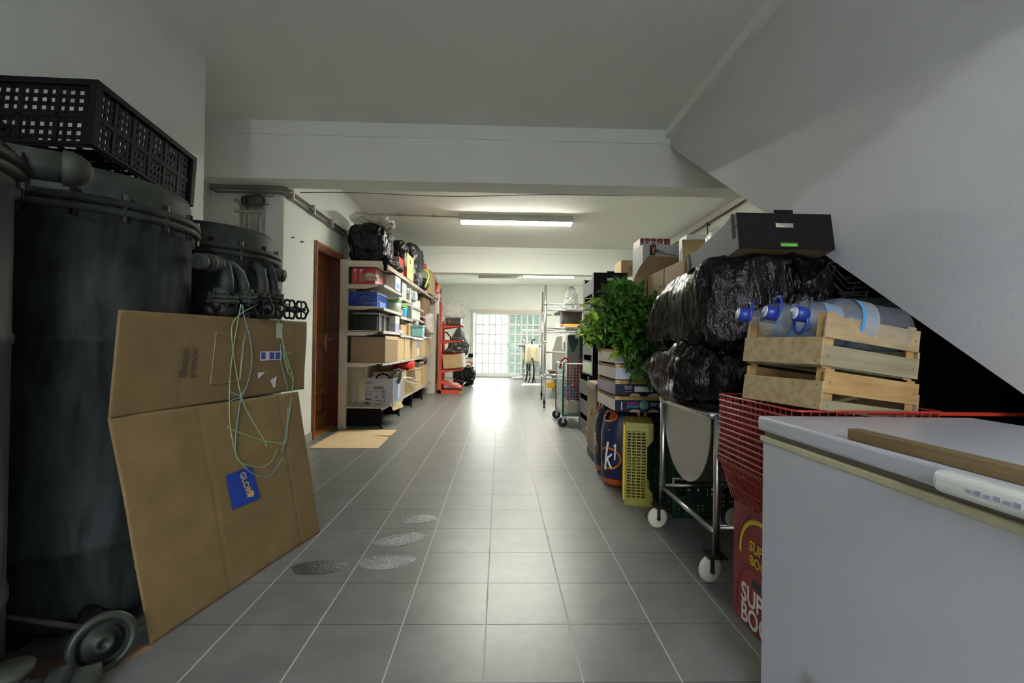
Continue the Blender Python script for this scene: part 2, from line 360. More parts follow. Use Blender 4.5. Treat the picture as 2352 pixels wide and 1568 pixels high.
# ---- conduits
cond = mat('dusty_grey_conduit', (.36,.33,.27), .5); cond_d = mat('dark_grey_conduit', (.13,.12,.10), .5)
clipm = mat('conduit_clip', (.45,.42,.36), .5)
t = thing('wall_conduit', 'bundle of grey conduits running along the left wall under the near beam', 'pipe', (-1.98,4.33,2.42))
q = MB()
for k, (dz, dx) in enumerate(((.032,.008),(0,.02),(-.03,.008))):
    q.tube([(-.66,.0+dx-.03,dz+.035),(-.6,-.02-dx,dz),(-.04,-.02-dx,dz),(-.005+dx,-.0-dx,dz),(dx-.003,.06,dz),(dx-.003,1.9,dz-.005)], .010, 8)
q.build('pipe', cond_d, t)
for yy in (.12,.62,1.15,1.7): MB().box(-.018,.035,yy-.012,yy+.012,-.048,.052).build('clip', clipm, t)
t = thing('vertical_conduit', 'row of vertical conduits on the recessed wall beside the stills', 'pipe', (-2.3,4.35,0))
for px_, zt in ((552,2.33),(565,2.39),(577,2.41),(589,2.41),(602,2.40)):
    x = at(px_,600,4.34).x+2.3
    q = MB().tube([(x,-.012,0),(x,-.012,zt-.06),(x-(.02 if px_<560 else -.01),-.014,zt-.02),(x-(.06 if px_<560 else -.05),-.014,zt)], .011, 8)
    q.build('pipe', cond, t)
MB().box(-.13,.13,-.03,0,2.215,2.235).build('clip', clipm, t)
t = thing('corner_conduit', 'two thin conduits going up the near edge of the recess', 'pipe', (-2.62,4.28,0))
q = MB()
for dx in (0,.03): q.tube([(dx+.01,.02,2.45),(dx+.005,-.19,2.5),(dx,-.195,2.75),(dx-.03,-.195,2.82)], .009, 8)
q.build('pipe', cond, t)
t = thing('wall_valve', 'round dark pipe fitting sticking out among the vertical conduits', 'valve', (-2.22,4.30,2.30))
MB().cyl((-.06,-.03,.0),(.05,-.06,.0),.045,n=20).cyl((.05,-.06,0),(.075,-.07,0),.05,n=20).cyl((-.085,-.02,0),(-.05,-.03,.0),.052,n=20).build('body', mat('oxidised_fitting', (.10,.11,.09), .6, metal=.5, n=.3, ns=20), t)
MB().cyl((.06,-.06,.03),(.19,-.07,.035),.004,n=6).cyl((.04,-.06,-.05),(.15,-.07,-.035),.004,n=6).cyl((-.02,-.02,0),(-.02,.05,0),.02).build('rod', cond_d, t)
a, b_, c_ = at(690,442,4.39), at(1300,449,4.39), at(1685,442,4.39)
tag(MB().tube([a.lerp(c_,i/14)+Vector((0,0,-.03*math.sin(PI*i/14)+.01*math.sin(i))) for i in range(15)], .004, 6).build('hanging_cable', cond_d), 'thin dark cable strung across under the near beam', 'cable')
q = MB().tube([(-1.9,6.95,2.93),(-1.2,6.96,2.93),(-.62,6.98,2.925)], .009, 8)
for x in (-1.5,-1.0): q.box(x-.012,x+.012,6.94,6.98,2.915,2.95)
tag(q.build('ceiling_conduit', cond), 'thin conduit on the ceiling leading from the left to the nearest lit lamp', 'pipe')
tag(MB().tube([(-1.2,12.65,2.93),(-.7,12.68,2.94),(-.6,12.7,2.925)], .010, 8).build('ceiling_conduit', cond), 'short sagging conduit leading to the unlit lamp past the far beam', 'pipe')
q = MB().tube([(2.975,5.0,2.86),(2.975,8.6,2.80),(2.975,9.19,2.80)], .013, 8).tube([(2.975,6.7,2.83),(2.975,6.7,2.3)], .010, 8)
q.box(2.955,3.0,6.68,6.72,2.80,2.85)
tag(q.build('wall_conduit', cond_d), 'conduit running high along the right wall beyond the stairs', 'pipe')
for (x_, y_, lb) in ((670,545,'small wall hook left of the other beside the wooden door'),(692,555,'small wall hook nearer to the wooden door')):
    p = atx(x_, y_, -2.0)
    tag(MB().cyl((0,0,0),(.02,0,0),.006,n=8).cyl((.02,-.0,0),(.022,.02,0),.004,n=6).build('wall_hook', cond_d, loc=p), lb, 'hook')

# ================================================================ THE COPPER STILLS, LEFT
patina = mat('patinated_copper', (.042,.052,.050), .62, metal=.2, n=1, ns=15, col2=(.006,.006,.006), spec=.3, stretch=(1.2,1.2,.28), bump=.12, bs=25, det=9)
patina_l = mat('verdigris_copper', (.055,.065,.050), .65, metal=.2, spec=.3, n=1, ns=11, col2=(.022,.024,.018), bump=.12, bs=30, det=9)
iron = mat('greasy_iron', (.022,.020,.017), .5, metal=.6, n=.5, ns=18, bump=.15, bs=60)
def still(x, y, label, lid=True):
    t = thing('copper_still', label, 'still', (x,y,0), group='copper stills along the left wall')
    R_ = .335
    b = MB().lathe([(0,.02),(.26,.02),(R_-.01,.06),(R_,.10),(R_,.30),(R_+.006,.31),(R_+.006,.33),(R_,.34),(R_,1.02),(R_+.006,1.03),(R_+.006,1.05),(R_,1.06),(R_,1.44),(R_+.012,1.45),(R_+.012,1.475)], 64)
    b.build('body', patina, t)
    MB().lathe([(R_,1.475),(R_+.028,1.478),(R_+.032,1.492),(R_+.028,1.500),(R_+.005,1.502),(R_+.005,1.508),(R_+.028,1.510),(R_+.032,1.52),(R_+.028,1.532),(R_,1.536)], 64).build('flange', patina_l, t)
    for i in range(16):
        a = 2*PI*(i+.5)/16; M = Matrix.Translation((math.cos(a)*(R_+.014), math.sin(a)*(R_+.014), 0)) @ Matrix.Rotation(a,4,'Z')
        MB().lathe([(0,1.455),(.012,1.455),(.012,1.556),(0,1.556)], 6, M=M, smooth=False).build('flange_bolt', iron, t)
    if lid: MB().lathe([(R_-.005,1.53),(R_-.005,1.60),(R_-.012,1.628),(R_-.03,1.64),(0,1.655)], 64).build('lid', patina_l, t)
    else: MB().lathe([(R_-.01,1.53),(R_+.0,1.56),(R_-.03,1.585),(0,1.60)], 64).build('lid', patina_l, t)
    for i in range(4):
        a = PI/4+i*PI/2; MB().box(math.cos(a)*.27-.03, math.cos(a)*.27+.03, math.sin(a)*.27-.03, math.sin(a)*.27+.03, 0, .05).build('foot', iron, t)
    return t
s1 = still(-1.628, 1.14, 'tall dark copper still at the far left, nearest and cut by the frame', False)
s2 = still(-1.628, 1.90, 'big dark copper still carrying the black crate, middle of the three')
s3 = still(-1.628, 2.65, 'dark copper still beside the recess, farthest of the three')
# fittings: joints at the top, outlets with elbows, flanged valves with handwheels
MB().cyl((.20,.20,1.545),(.33,.30,1.55),.045,n=20).lathe([(.0,.05),(.03,.04),(.045,.02),(.052,0),(.052,-.02),(.045,-.022)],20,M=MB().frame((.335,.305,1.55),(.4,.36,1.55))).build('joint', patina_l, s1)
def outlet(parent, loc, rz, s=1):
    o = Vector(loc); R = Matrix.Rotation(rz,4,'Z')
    def T(x,y,z): return R @ Vector((x*s,y*s,z*s)) + o
    q = MB().cyl(T(-.12,0,0),T(.03,0,0),.028*s,n=18).cyl(T(.0,0,0),T(.018,0,0),.040*s,n=18).cyl(T(.03,0,0),T(.075,0,0),.042*s,n=18).cyl(T(.075,0,0),T(.10,0,0),.034*s,n=18)
    q.lathe([(.016*s,.0),(.030*s,.0),(.032*s,.03*s),(.016*s,.03*s)],18,M=q.frame(T(.10,0,0),T(.2,0,0)))
    q.build('outlet', patina_l, parent)
mt = thing('valve_manifold', 'cluster of elbow pipes, flanges and handwheels above the leaning cardboard', 'valves', (-1.28,2.2,0))
O = Vector((-1.28,2.2,0))
def L3(px_, py_, Y): return at(px_, py_, Y) - O
# open ended union and swan necks
q = MB(); a = L3(455,599,1.98); b_ = L3(500,606,2.12); q.cyl(a,b_,.026,n=18).cyl(a,a.lerp(b_,.18),.034,n=18).cyl(a.lerp(b_,.4),a.lerp(b_,.62),.038,n=18).cyl(a.lerp(b_,.7),a.lerp(b_,.8),.034,n=18).cyl(a.lerp(b_,.9),b_,.036,n=18)
q.build('union', patina_l, mt)
MB().tube([L3(500,606,2.12), L3(515,612,2.15), L3(520,640,2.16), L3(518,690,2.16)], .030, 16).build('down_pipe', patina, mt)
MB().tube([L3(500,606,2.12), L3(530,610,2.2), L3(549,628,2.26), L3(559,655,2.28), L3(562,690,2.28)], .026, 16).build('elbow', patina_l, mt)
for (x_, y_, Y, r) in ((512,690,2.16,.066),(566,690,2.28,.050),(600,690,2.42,.045),(632,690,2.52,.045)):
    c = L3(x_, y_, Y); q = MB().cyl(c+Vector((0,0,-.015)),c+Vector((0,0,.002)),r,n=24).cyl(c+Vector((0,0,.005)),c+Vector((0,0,.02)),r*.95,n=24).cyl(c+Vector((0,0,.02)),c+Vector((0,0,.055)),r*.6,n=20)
    for i in range(6): aa = i*PI/3+.3; e = c+Vector((math.cos(aa)*r*.78, math.sin(aa)*r*.78,0)); q.cyl(e+Vector((0,0,-.03)),e+Vector((0,0,.035)),.007,n=6)
    q.build('flange', patina_l, mt)
MB().tube([L3(585,612,2.5), L3(600,622,2.44), L3(603,650,2.42), L3(601,690,2.42)], .024, 14).build('elbow', patina_l, mt)
MB().tube([L3(610,612,2.62), L3(622,622,2.54), L3(629,650,2.52), L3(631,690,2.52)], .022, 14).build('elbow', patina, mt)
c = L3(615,625,2.60); b_ = L3(652,634,2.60); q = MB().cyl(c,b_,.030,n=18).cyl(c.lerp(b_,.45),c.lerp(b_,.8),.036,n=18).cyl(c.lerp(b_,.93),b_,.034,n=18); q.build('outlet', patina_l, mt)
q = MB().cyl(L3(495,712,2.12), L3(560,715,2.28), .042, n=20).cyl(L3(560,715,2.28), L3(640,712,2.5), .034, n=18).cyl(L3(630,708,2.5), L3(660,706,2.6), .022, n=14)
for (x_,y_,Y) in ((500,712,2.13),(566,712,2.28),(601,710,2.42),(632,710,2.52)): e = L3(x_,y_,Y); q.cyl(e-Vector((.12,-.05,0)), e, .03, n=14).cyl(e, e+Vector((0,0,.05)), .03, n=14)
q.build('header_pipe', iron, mt)
def handwheel(c, r, ax, parent, m=iron):
    q = MB(); ax = Vector(ax).normalized(); M = q.frame(c, c+ax); k = 30
    ring = [M @ Vector(((r*(1+.09*math.cos(6*2*PI*i/k)))*math.cos(2*PI*i/k), (r*(1+.09*math.cos(6*2*PI*i/k)))*math.sin(2*PI*i/k), 0)) for i in range(k)]
    q.tube(ring, r*.13, 8, closed=True)
    for i in range(6):
        aa = i*PI/3+PI/6; e = M @ Vector((math.cos(aa)*r*.93, math.sin(aa)*r*.93, 0)); q.bar(M @ Vector((0,0,0)), e, r*.16, r*.12)
    q.cyl(M @ Vector((0,0,-.018)), M @ Vector((0,0,.018)), r*.24, n=12)
    w_ = q.build('handwheel', m, parent)
    MB().cyl(M @ Vector((0,0,-.10)), M @ Vector((0,0,.03)), r*.14, n=8).build('stem', iron, w_)
    return w_
for (x_, y_, Y, r) in ((606,706,2.30,.052),(634,707,2.42,.052),(665,710,2.56,.050),(692,712,2.70,.049)):
    handwheel(L3(x_,y_,Y), r, (.93,-.35,0), mt)
MB().cyl(L3(634,710,2.5), L3(692,713,2.72), .011, n=8).cyl(L3(640,708,2.56), L3(640,708,2.56)+Vector((-.15,.02,0)), .026, n=12).build('stem', iron, mt)
# drain valves at the foot
dv = thing('drain_valve', 'big round handwheel drain valve on the floor at the foot of the middle still', 'valve', (-1.22,1.50,0))
q = MB(); M = q.frame((0,0,.098),(.80,-.58,.218)); q.tube([M @ Vector((.078*math.cos(2*PI*i/40),.078*math.sin(2*PI*i/40),0)) for i in range(40)], .013, 10, closed=True)
q.lathe([(.074,-.016),(.05,-.020),(.05,-.004),(.030,.0),(.028,.014),(.014,.016),(.012,.004),(0,.004)], 36, M=M).build('handwheel', mat('verdigris_iron', (.05,.06,.045), .5, metal=.4, n=.5, ns=20), dv)
MB().tube([(-.10,.10,.10),(-.18,.16,.10)], .03, 12).cyl((-.03,.03,.098),(-.12,.10,.098),.035,n=16).cyl((-.09,.08,.02),(-.09,.08,.13),.045,n=16).box(-.12,-.06,.05,.11,0,.03).build('valve_body', iron, dv)
MB().tube([(-.07,.05,.11),(-.28,-.06,.22),(-.40,-.12,.29)], .009, 8).build('lever', patina_l, dv)
dv = thing('drain_valve', 'dark pipe tee on the floor at the foot of the nearest still', 'valve', (-1.26,1.30,0))
MB().cyl((-.10,-.04,.075),(.07,.03,.085),.035,n=18).cyl((.05,.02,.085),(.075,.03,.086),.052,n=20).cyl((-.03,-.01,.0),(-.03,-.01,.14),.036,n=18).cyl((-.11,-.045,.072),(-.09,-.036,.074),.055,n=20).build('valve_body', patina, dv)
MB().cyl((-.03,-.01,.14),(-.03,-.01,.165),.05,n=20).cyl((.0,.06,.06),(.10,.12,.06),.03,n=16).build('flange', patina_l, dv)

# ---- the leaning flattened carton
BL, BR = fl(345,1480), fl(733,1222); FL_, FR_ = at(248,960,1.62), at(684,899,2.54)
cb = thing('flattened_carton', 'large flattened brown carton leaning against the stills, top flap folded', 'cardboard', (BL+BR)/2)
O = (BL+BR)/2
def sheet(p00, p10, p01, p11, creases=(), amp=.0025, nu=40, nv=40, seed=0):
    n_ = (p10-p00).cross(p01-p00).normalized()
    def fn(u, v):
        p = p00.lerp(p10,u).lerp(p01.lerp(p11,u),v)
        d = amp*noise.noise(Vector((u*2.3+seed,v*2.3,seed)))*2
        for (ax, pos, dep) in creases:
            t_ = (u if ax=='u' else v)-pos; d -= dep*math.exp(-(t_/.008)**2)
        return p + n_*d - O
    return MB().grid(fn, nu, nv)
low = sheet(BL, BR, FL_, FR_, (('u',.36,.004),('u',.84,.005),('v',.35,.002),('v',.62,.0015)), nu=100, nv=60)
lower = low.build('lower_panel', mat('worn_kraft', (.22,.145,.055), .8, n=.25, ns=6, bump=.35, bs=14), cb, solid=.006)
TL, TR = at(272,711,1.64), at(704,739,2.70); FR2 = at(697,893,2.66)
up = sheet(FL_+Vector((.004,-.003,0)), FR2, TL, TR, (('u',.25,.003),('u',.90,.003)), amp=.002, nu=100, nv=40, seed=4)
upper = up.build('top_flap', mat('worn_kraft_dark', (.185,.122,.046), .8, n=.2, ns=6, bump=.15, bs=14), cb, solid=.006)
def on_sheet(px_, py_, Q, off):
    """the point of the bilinear card Q = (p00, p10, p01, p11) seen at (px_, py_), lifted off it"""
    e = Vector((0,0,EYE))
    def S(u, v): return Q[0].lerp(Q[1],u).lerp(Q[2].lerp(Q[3],u),v)
    def prj(p): d = p-e; z = d.dot(CF); return 1176+FPX*d.dot(CR)/z, 784-FPX*d.dot(CU)/z
    u = v = .5
    for _ in range(12):
        x, y = prj(S(u,v)); xu, yu = prj(S(u+.001,v)); xv, yv = prj(S(u,v+.001)); a, c, b_, d = (xu-x)*1e3, (yu-y)*1e3, (xv-x)*1e3, (yv-y)*1e3
        D = a*d-b_*c; rx, ry = px_-x, py_-y; u += (rx*d-b_*ry)/D; v += (a*ry-c*rx)/D
    n_ = (S(u+.01,v)-S(u,v)).cross(S(u,v+.01)-S(u,v)).normalized()
    if n_.dot(e-S(u,v)) < 0: n_ = -n_
    return S(u,v)+n_*off
def lo_(x,y,off=.0085): return on_sheet(x,y,(BL,BR,FL_,FR_),off)-O
def hi_(x,y,off=.0085): return on_sheet(x,y,(FL_,FR2,TL,TR),off)-O
def patch(name, pts, m, parent):
    n = len(pts); q = MB().add(pts, [tuple(range(n))]); return q.build(name, m, parent, solid=.0006)
def ptxt(s, a, b_, h, m, parent, fn, name='lettering', bold=.02):
    """text laid on the card: baseline from pixel a to pixel b, letters rising towards h"""
    P, Q, H_ = fn(*a), fn(*b_), fn(*h); X = (Q-P); l = X.length; X.normalize(); Zn = X.cross(H_-P).normalized(); Y = Zn.cross(X); hh = (H_-P).dot(Y)
    o = txt(name, s, 1, m, parent, (0,0,0), 'top', bold=bold, align='LEFT')
    co = [v.co for v in o.data.vertices]; w0 = min(c.x for c in co); w1 = max(c.x for c in co); b0 = min(c.y for c in co); b1 = max(c.y for c in co)
    sx_ = l/(w1-w0); sy_ = hh/(b1-b0)
    for v in o.data.vertices: v.co = P + X*((v.co.x-w0)*sx_) + Y*((v.co.y-b0)*sy_) + Zn*v.co.z
    o.matrix_local = Matrix.Identity(4); return o
blue_l = mat('glory_blue', (.012,.045,.30), .5); tan_l = mat('label_tan', (.45,.33,.12), .6)
patch('blue_label', [lo_(515,1092), lo_(574,1071), lo_(594,1143), lo_(530,1171)], blue_l, lower)
ptxt('GLORY', (546,1089), (566,1148), (559,1084), tan_l, lower, lambda x,y: lo_(x,y,.0098), bold=.03)
patch('leaf_mark', [lo_(564,1137,.0098), lo_(569,1128,.0098), lo_(577,1125,.0098), lo_(580,1133,.0098), lo_(577,1140,.0098), lo_(568,1142,.0098)], tan_l, lower)
dk = mat('faded_print', (.07,.055,.04), .7)
ptxt('FRAGILE', (437,866), (443,797), (425,865), dk, upper, lambda x,y: hi_(x,y,.0090)) if 0 else ptxt('FRAGILE', (440,798), (433,866), (451,799), dk, upper, lambda x,y: hi_(x,y,.0090))
for k in range(3): patch('small_print', [hi_(430-k*5,800,.0090), hi_(428-k*5,800,.0090), hi_(423-k*5,862,.0090), hi_(425-k*5,862,.0090)], dk, upper)
q = MB().tube([hi_(413+7*math.cos(t), 858+7*math.sin(t), .0085) for t in [i*.35 for i in range(15)]], .0012, 5); q.build('recycling_mark', dk, upper)
patch('printed_mark', [hi_(416,838), hi_(422,836), hi_(422,845), hi_(415,847)], dk, upper)
tw = mat('white_tape', (.55,.56,.58), .4); tb = mat('blue_print', (.03,.05,.25), .5)
patch('address_tape', [hi_(594,807), hi_(644,806), hi_(644,826), hi_(594,828)], tw, upper)
for (a_, c_) in ((596,606),(615,626),(629,640)): patch('blue_print', [hi_(a_,809,.0098), hi_(c_,809,.0098), hi_(c_,824,.0098), hi_(a_,825,.0098)], tb, upper)
patch('torn_sticker', [hi_(588,856), hi_(606,853), hi_(590,870)], tw, upper); patch('torn_sticker', [hi_(617,873), hi_(632,864), hi_(629,890), hi_(624,889)], tw, upper)
patch('clear_tape', [hi_(631,742), hi_(646,743), hi_(643,777), hi_(631,776)], mat('old_tape', (.38,.38,.34), .3, coat=.4), upper)
tl_ = mat('tape_edge', (.42,.36,.25), .4)
for a_, c_ in (((493,762),(479,882)),((479,882),(545,874)),((555,780),(546,873)),((493,762),(555,780)),((560,762),(548,872))):
    MB().bar(hi_(*a_,.0085), hi_(*c_,.0085), .005, .001).build('tape_edge', tl_, upper)
sheet2 = MB().prism([tuple((fl(x_,y_)-O)[:2]) for x_,y_ in ((352,1487),(150,1590),(-40,1600),(100,1520),(300,1480))], 'z', -O.z+.001, -O.z+.006)
tag(sheet2.build('card_strip', kraft_d, loc=O), 'brown cardboard strip lying on the floor under the drain valves', 'cardboard')
# strings hanging over it
gs = mat('green_string', (.24,.36,.14), .7); bs_ = mat('blue_string', (.16,.27,.36), .7)
def fall(px_, py_): return (hi_ if py_ < 905 else lo_)(px_, py_, .013)+O
def cord(pts, m, label):
    P = [fall(*p) for p in pts]; S = []
    for i in range(len(P)-1):
        p0, p1, p2, p3 = P[max(i-1,0)], P[i], P[i+1], P[min(i+2,len(P)-1)]
        for k in range(6):
            t_ = k/6; S.append(.5*((2*p1)+(p2-p0)*t_+(2*p0-5*p1+4*p2-p3)*t_*t_+(3*p1-3*p2+p3-p0)*t_**3))
    S.append(P[-1]); b = S[0].copy(); tag(MB().tube([s_-b for s_ in S], .0022, 6).build('string', m, loc=b), label, 'string', 'strings hanging over the cardboard')
cord([(548,698),(540,740),(530,800),(523,860),(521,930),(524,985),(535,1040),(548,1062),(575,1071),(600,1072),(620,1057),(632,1032)], gs, 'green string in the leftmost long loop hanging down to the lower panel')
cord([(590,697),(565,710),(545,722),(527,748),(529,800),(538,860),(549,912),(560,940),(580,975),(602,1012),(607,1025)], gs, 'green string crossing the others below the taped square')
cord([(551,700),(556,730),(568,775),(573,830),(563,880),(549,912),(541,960),(535,1010),(537,1045),(556,1072),(580,1090),(605,1095),(625,1082),(645,1050)], bs_, 'blue string falling on the left and sweeping round under the green loop')
cord([(519,895),(530,903),(549,912),(530,918),(524,921)], bs_, 'short knotted end of blue string left of the crossing')
cord([(517,976),(523,985),(560,999),(600,1012),(630,1017),(651,1016),(655,980),(662,930),(668,880),(667,862),(660,840),(650,805),(641,770),(633,730)], gs, 'green string loop running level across the lower panel then up the right')
cord([(640,745),(645,790),(652,840),(668,872),(667,862),(655,855),(657,840),(647,815),(667,812)], gs, 'knotted green string dangling over the blue and white tape')
cord([(640,790),(640,830),(650,870),(657,900),(656,950),(651,1000),(642,1040)], bs_, 'blue string on the right beside the knotted green one')
for (x_,y_,w_,lb,m_) in ((960,1192,.115,'farthest of the three clear wet patches on the tiles','w'),(920,1238,.135,'slanted clear wet patch, middle of the three beside the white joint','w'),(890,1290,.135,'round clear wet patch nearest the camera in the middle','w'),(733,1303,.125,'dark wet patch on the tiles nearest the cardboard','d')):
    c = fl(x_,y_); q = MB(); ang = .5 if y_==1238 else .1; el = .55 if y_ != 1303 else .6
    pts = []
    for i in range(36):
        t_ = 2*PI*i/36; r = w_*(1+.16*noise.noise(Vector((math.cos(t_)*1.3+x_,math.sin(t_)*1.3,0)))); u, v = r*math.cos(t_), r*el*math.sin(t_)
        pts.append((u*math.cos(ang)-v*math.sin(ang), u*math.sin(ang)+v*math.cos(ang)))
    vs = [(0,0,.006)] + [(x*.9,y*.9,.005) for x,y in pts] + [(x,y,.0008) for x,y in pts]; n = 36
    q.add(vs, [(0,1+i,1+(i+1)%n) for i in range(n)] + [(1+i,37+i,37+(i+1)%n,1+(i+1)%n) for i in range(n)], 0, True)
    wm = mat('pebbled_wet_film', (.30,.31,.305), .2, n=.3, ns=120, bump=1.0, bs=110, spec=.7) if m_=='w' else mat('dark_wet_film', (.055,.058,.058), .28, n=.2, ns=120, bump=.8, bs=110, spec=.6)
    tag(q.build('wet_patch', wm, loc=c), lb, 'puddle', 'wet patches on the floor')
# flat card on the floor in front of the side door
q = MB(); p = [fl(708,1030), fl(868,1030), fl(912,988), fl(783,988)]; O = p[0]
m2_ = fl(897,1001); m1_ = fl(855,1001)
tag(q.prism([tuple((a-O)[:2]) for a in (p[0], p[1], fl(894,1005), m1_, m2_, p[2], p[3])], 'z', .001, .006).build('floor_card', kraft_l, loc=O), 'flat brown cardboard laid on the floor as a mat at the wooden door', 'cardboard')

# ---- black lattice crate on the stills
def lattice(q, o, u, v, w_, h_, nu, nv, b=.004, th=.004, mi=0):
    """bars along u and v over a w_ x h_ rectangle"""
    o, u, v = Vector(o), Vector(u), Vector(v); nrm = u.cross(v)
    for i in range(nu+1): a = o+u*(w_*i/nu); q.bar(a, a+v*h_, b, th, nrm)
    for j in range(nv+1): a = o+v*(h_*j/nv); q.bar(a, a+u*w_, b, th, nrm)
    return q
def slat_crate(name, label, cat, m, loc, sx_, sy_, sz_, rz=0, rot=None, nx=18, ny=24, nz=8, b=.006, group=None):
    t = thing(name, label, cat, loc, rz, group, rot); x, y = sx_/2, sy_/2
    for (o_, u_, w_, n_) in (((-x,-y,0),(1,0,0),sx_,nx),((-x,y,0),(1,0,0),sx_,nx),((-x,-y,0),(0,1,0),sy_,ny),((x,-y,0),(0,1,0),sy_,ny)):
        q = MB(); lattice(q, o_, u_, (0,0,1), w_, sz_, n_, nz, b); U_ = Vector(u_)
        for k in range(0, n_+1, max(n_//5,1)): a = Vector(o_)+U_*(w_*k/n_); q.bar(a, a+Vector((0,0,sz_)), .016, .008, U_.cross(Vector((0,0,1))))
        for zz in (.006, sz_*.45): a = Vector(o_)+Vector((0,0,zz)); q.bar(a, a+U_*w_, .014, .008, U_.cross(Vector((0,0,1))))
        q.build('side_panel', m, t)
    q = MB().box(-x-.012,x+.012,-y-.012,-y+.008,sz_-.02,sz_).box(-x-.012,x+.012,y-.008,y+.012,sz_-.02,sz_).box(-x-.012,-x+.008,-y+.008,y-.008,sz_-.02,sz_).box(x-.008,x+.012,-y+.008,y-.008,sz_-.02,sz_)
    q.build('rim', m, t); q = MB(); lattice(q, (-x,-y,.003), (1,0,0), (0,1,0), sx_, sy_, nx//2, ny//2, b*1.2); q.build('base', m, t)
    for cx in (-x,x):
        for cy in (-y,y): MB().box(cx-.012,cx+.012,cy-.012,cy+.012,0,sz_-.02).build('corner_post', m, t)
    return t
t = slat_crate('plastic_crate', 'black lattice plastic crate resting on top of the copper stills', 'crate', black_pl, (-1.655,1.83,1.655), .58, .52, .225, rot=(math.radians(-5),0,math.radians(2)), nx=20, ny=24, nz=8, b=.0125)
MB().box(-.22,-.02,-.268,-.262,.06,.17).build('label_plate', black_pl, t)
# ================================================================ RIGHT SIDE, NEAR
def carton(name, label, x0, x1, y0, y1, z0, z1, m, cat='box', group=None, tape=None, rz=0, flap=0, th=.004, tape_m_=None, rot=None, openf=None):
    """closed or open cardboard box as body, flaps, tape; coordinates are of the place"""
    cx, cy = (x0+x1)/2, (y0+y1)/2; t = thing(name, label, cat, (cx,cy,z0), rz, group, rot); sx_, sy_, h = (x1-x0)/2, (y1-y0)/2, z1-z0
    if flap:
        q = MB().box(-sx_,sx_,-sy_,-sy_+th,0,h).box(-sx_,sx_,sy_-th,sy_,0,h).box(-sx_,-sx_+th,-sy_+th,sy_-th,0,h).box(sx_-th,sx_,-sy_+th,sy_-th,0,h).box(-sx_+th,sx_-th,-sy_+th,sy_-th,0,th)
        q.build('body', m, t)
        for k, (a, ang) in enumerate(((('x',-1),flap),(('x',1),flap*.8),(('y',-1),flap*.6),(('y',1),flap*.9))):
            if openf is not None and k not in openf: continue
            l = min(sx_,sy_)*.9; c_, s_ = math.cos(ang), math.sin(ang); d = a[1]
            if a[0]=='x': MB().add([(d*sx_,-sy_,h),(d*sx_,sy_,h),(d*(sx_+l*c_),sy_-.01,h+l*s_),(d*(sx_+l*c_),-sy_+.01,h+l*s_)], [(0,1,2,3)]).build('flap', m, t, solid=th)
            else: MB().add([(-sx_,d*sy_,h),(sx_,d*sy_,h),(sx_-.01,d*(sy_+l*c_),h+l*s_),(-sx_+.01,d*(sy_+l*c_),h+l*s_)], [(0,1,2,3)]).build('flap', m, t, solid=th)
    else:
        MB().box(-sx_,sx_,-sy_,sy_,0,h).build('body', m, t, bevel=min(.004,h*.1))
    if tape == 'y': MB().box(-.022,.022,-sy_-.0015,sy_+.0015,h-.0005,h+.0015).box(-.022,.022,-sy_-.0015,-sy_-.0002,h-.05,h-.0005).build('tape', tape_m_ or tape_m, t)
    if tape == 'x': MB().box(-sx_-.0015,sx_+.0015,-.022,.022,h-.0005,h+.0015).box(-sx_-.0015,-sx_-.0002,-.022,.022,h-.05,h-.0005).box(sx_+.0002,sx_+.0015,-.022,.022,h-.05,h-.0005).build('tape', tape_m_ or tape_m, t)
    return t
def bagmesh(sx_, sy_, sz_, e=.45, amp=.03, seed=0, nu=150, nv=90, fold=2.2, warp=None):
    """crumpled film over a rounded box, base at z = 0"""
    def sg(c, p): return math.copysign(abs(c)**p, c)
    def fn(u, v):
        a = u*2*PI; b_ = (v-.5)*PI; x = sx_*sg(math.cos(a),e)*sg(math.cos(b_),e); y = sy_*sg(math.sin(a),e)*sg(math.cos(b_),e); z = sz_*sg(math.sin(b_),e)
        p = Vector((x,y,z)); n_ = Vector((x/sx_**2, y/sy_**2, z/sz_**2)); n_ = n_.normalized() if n_.length > 1e-6 else Vector((0,0,1))
        q = p*fold*2; d = (1-abs(noise.noise(q+Vector((seed,0,0)))))*.9 + .5*(1-abs(noise.noise(q*2.3+Vector((0,seed,0))))) + .35*(1-abs(noise.noise(Vector((q.x*5,q.y*5,q.z*2))+Vector((0,0,seed))))) + .15*(1-abs(noise.noise(Vector((q.x*11,q.y*11,q.z*5)))))
        p = p + n_*amp*(d-1.55)*1.9
        if warp: p = Vector(warp(p))
        p.z = max(p.z+sz_, 0) ; return p
    return MB().grid(fn, nu, nv, wrap=True)
def tied_bag(name, label, loc, sx_, sy_, sz_, m, amp=.03, seed=0, group=None, e=.55, knot=None, cat='bin bag', warp=None, rz=0, fold=2.2):
    b_ = bagmesh(sx_, sy_, sz_, e, amp, seed, warp=warp, fold=fold)
    if knot is None: return tag(b_.build(name, m, loc=loc, rz=rz), label, cat, group)
    t = thing(name, label, cat, loc, rz, group); b_.build('body', m, t); k = Vector(knot); q = MB()
    def kf(u, v):
        a = u*2*PI; r = (.018+.05*abs(v-.35)**1.2*2)*(1+.25*math.sin(a*5+seed)+.2*math.sin(a*9)); return k + Vector((r*math.cos(a), r*math.sin(a), (v-.35)*.13))
    q.grid(kf, 30, 10, wrap=True).build('knot', m, t); return t

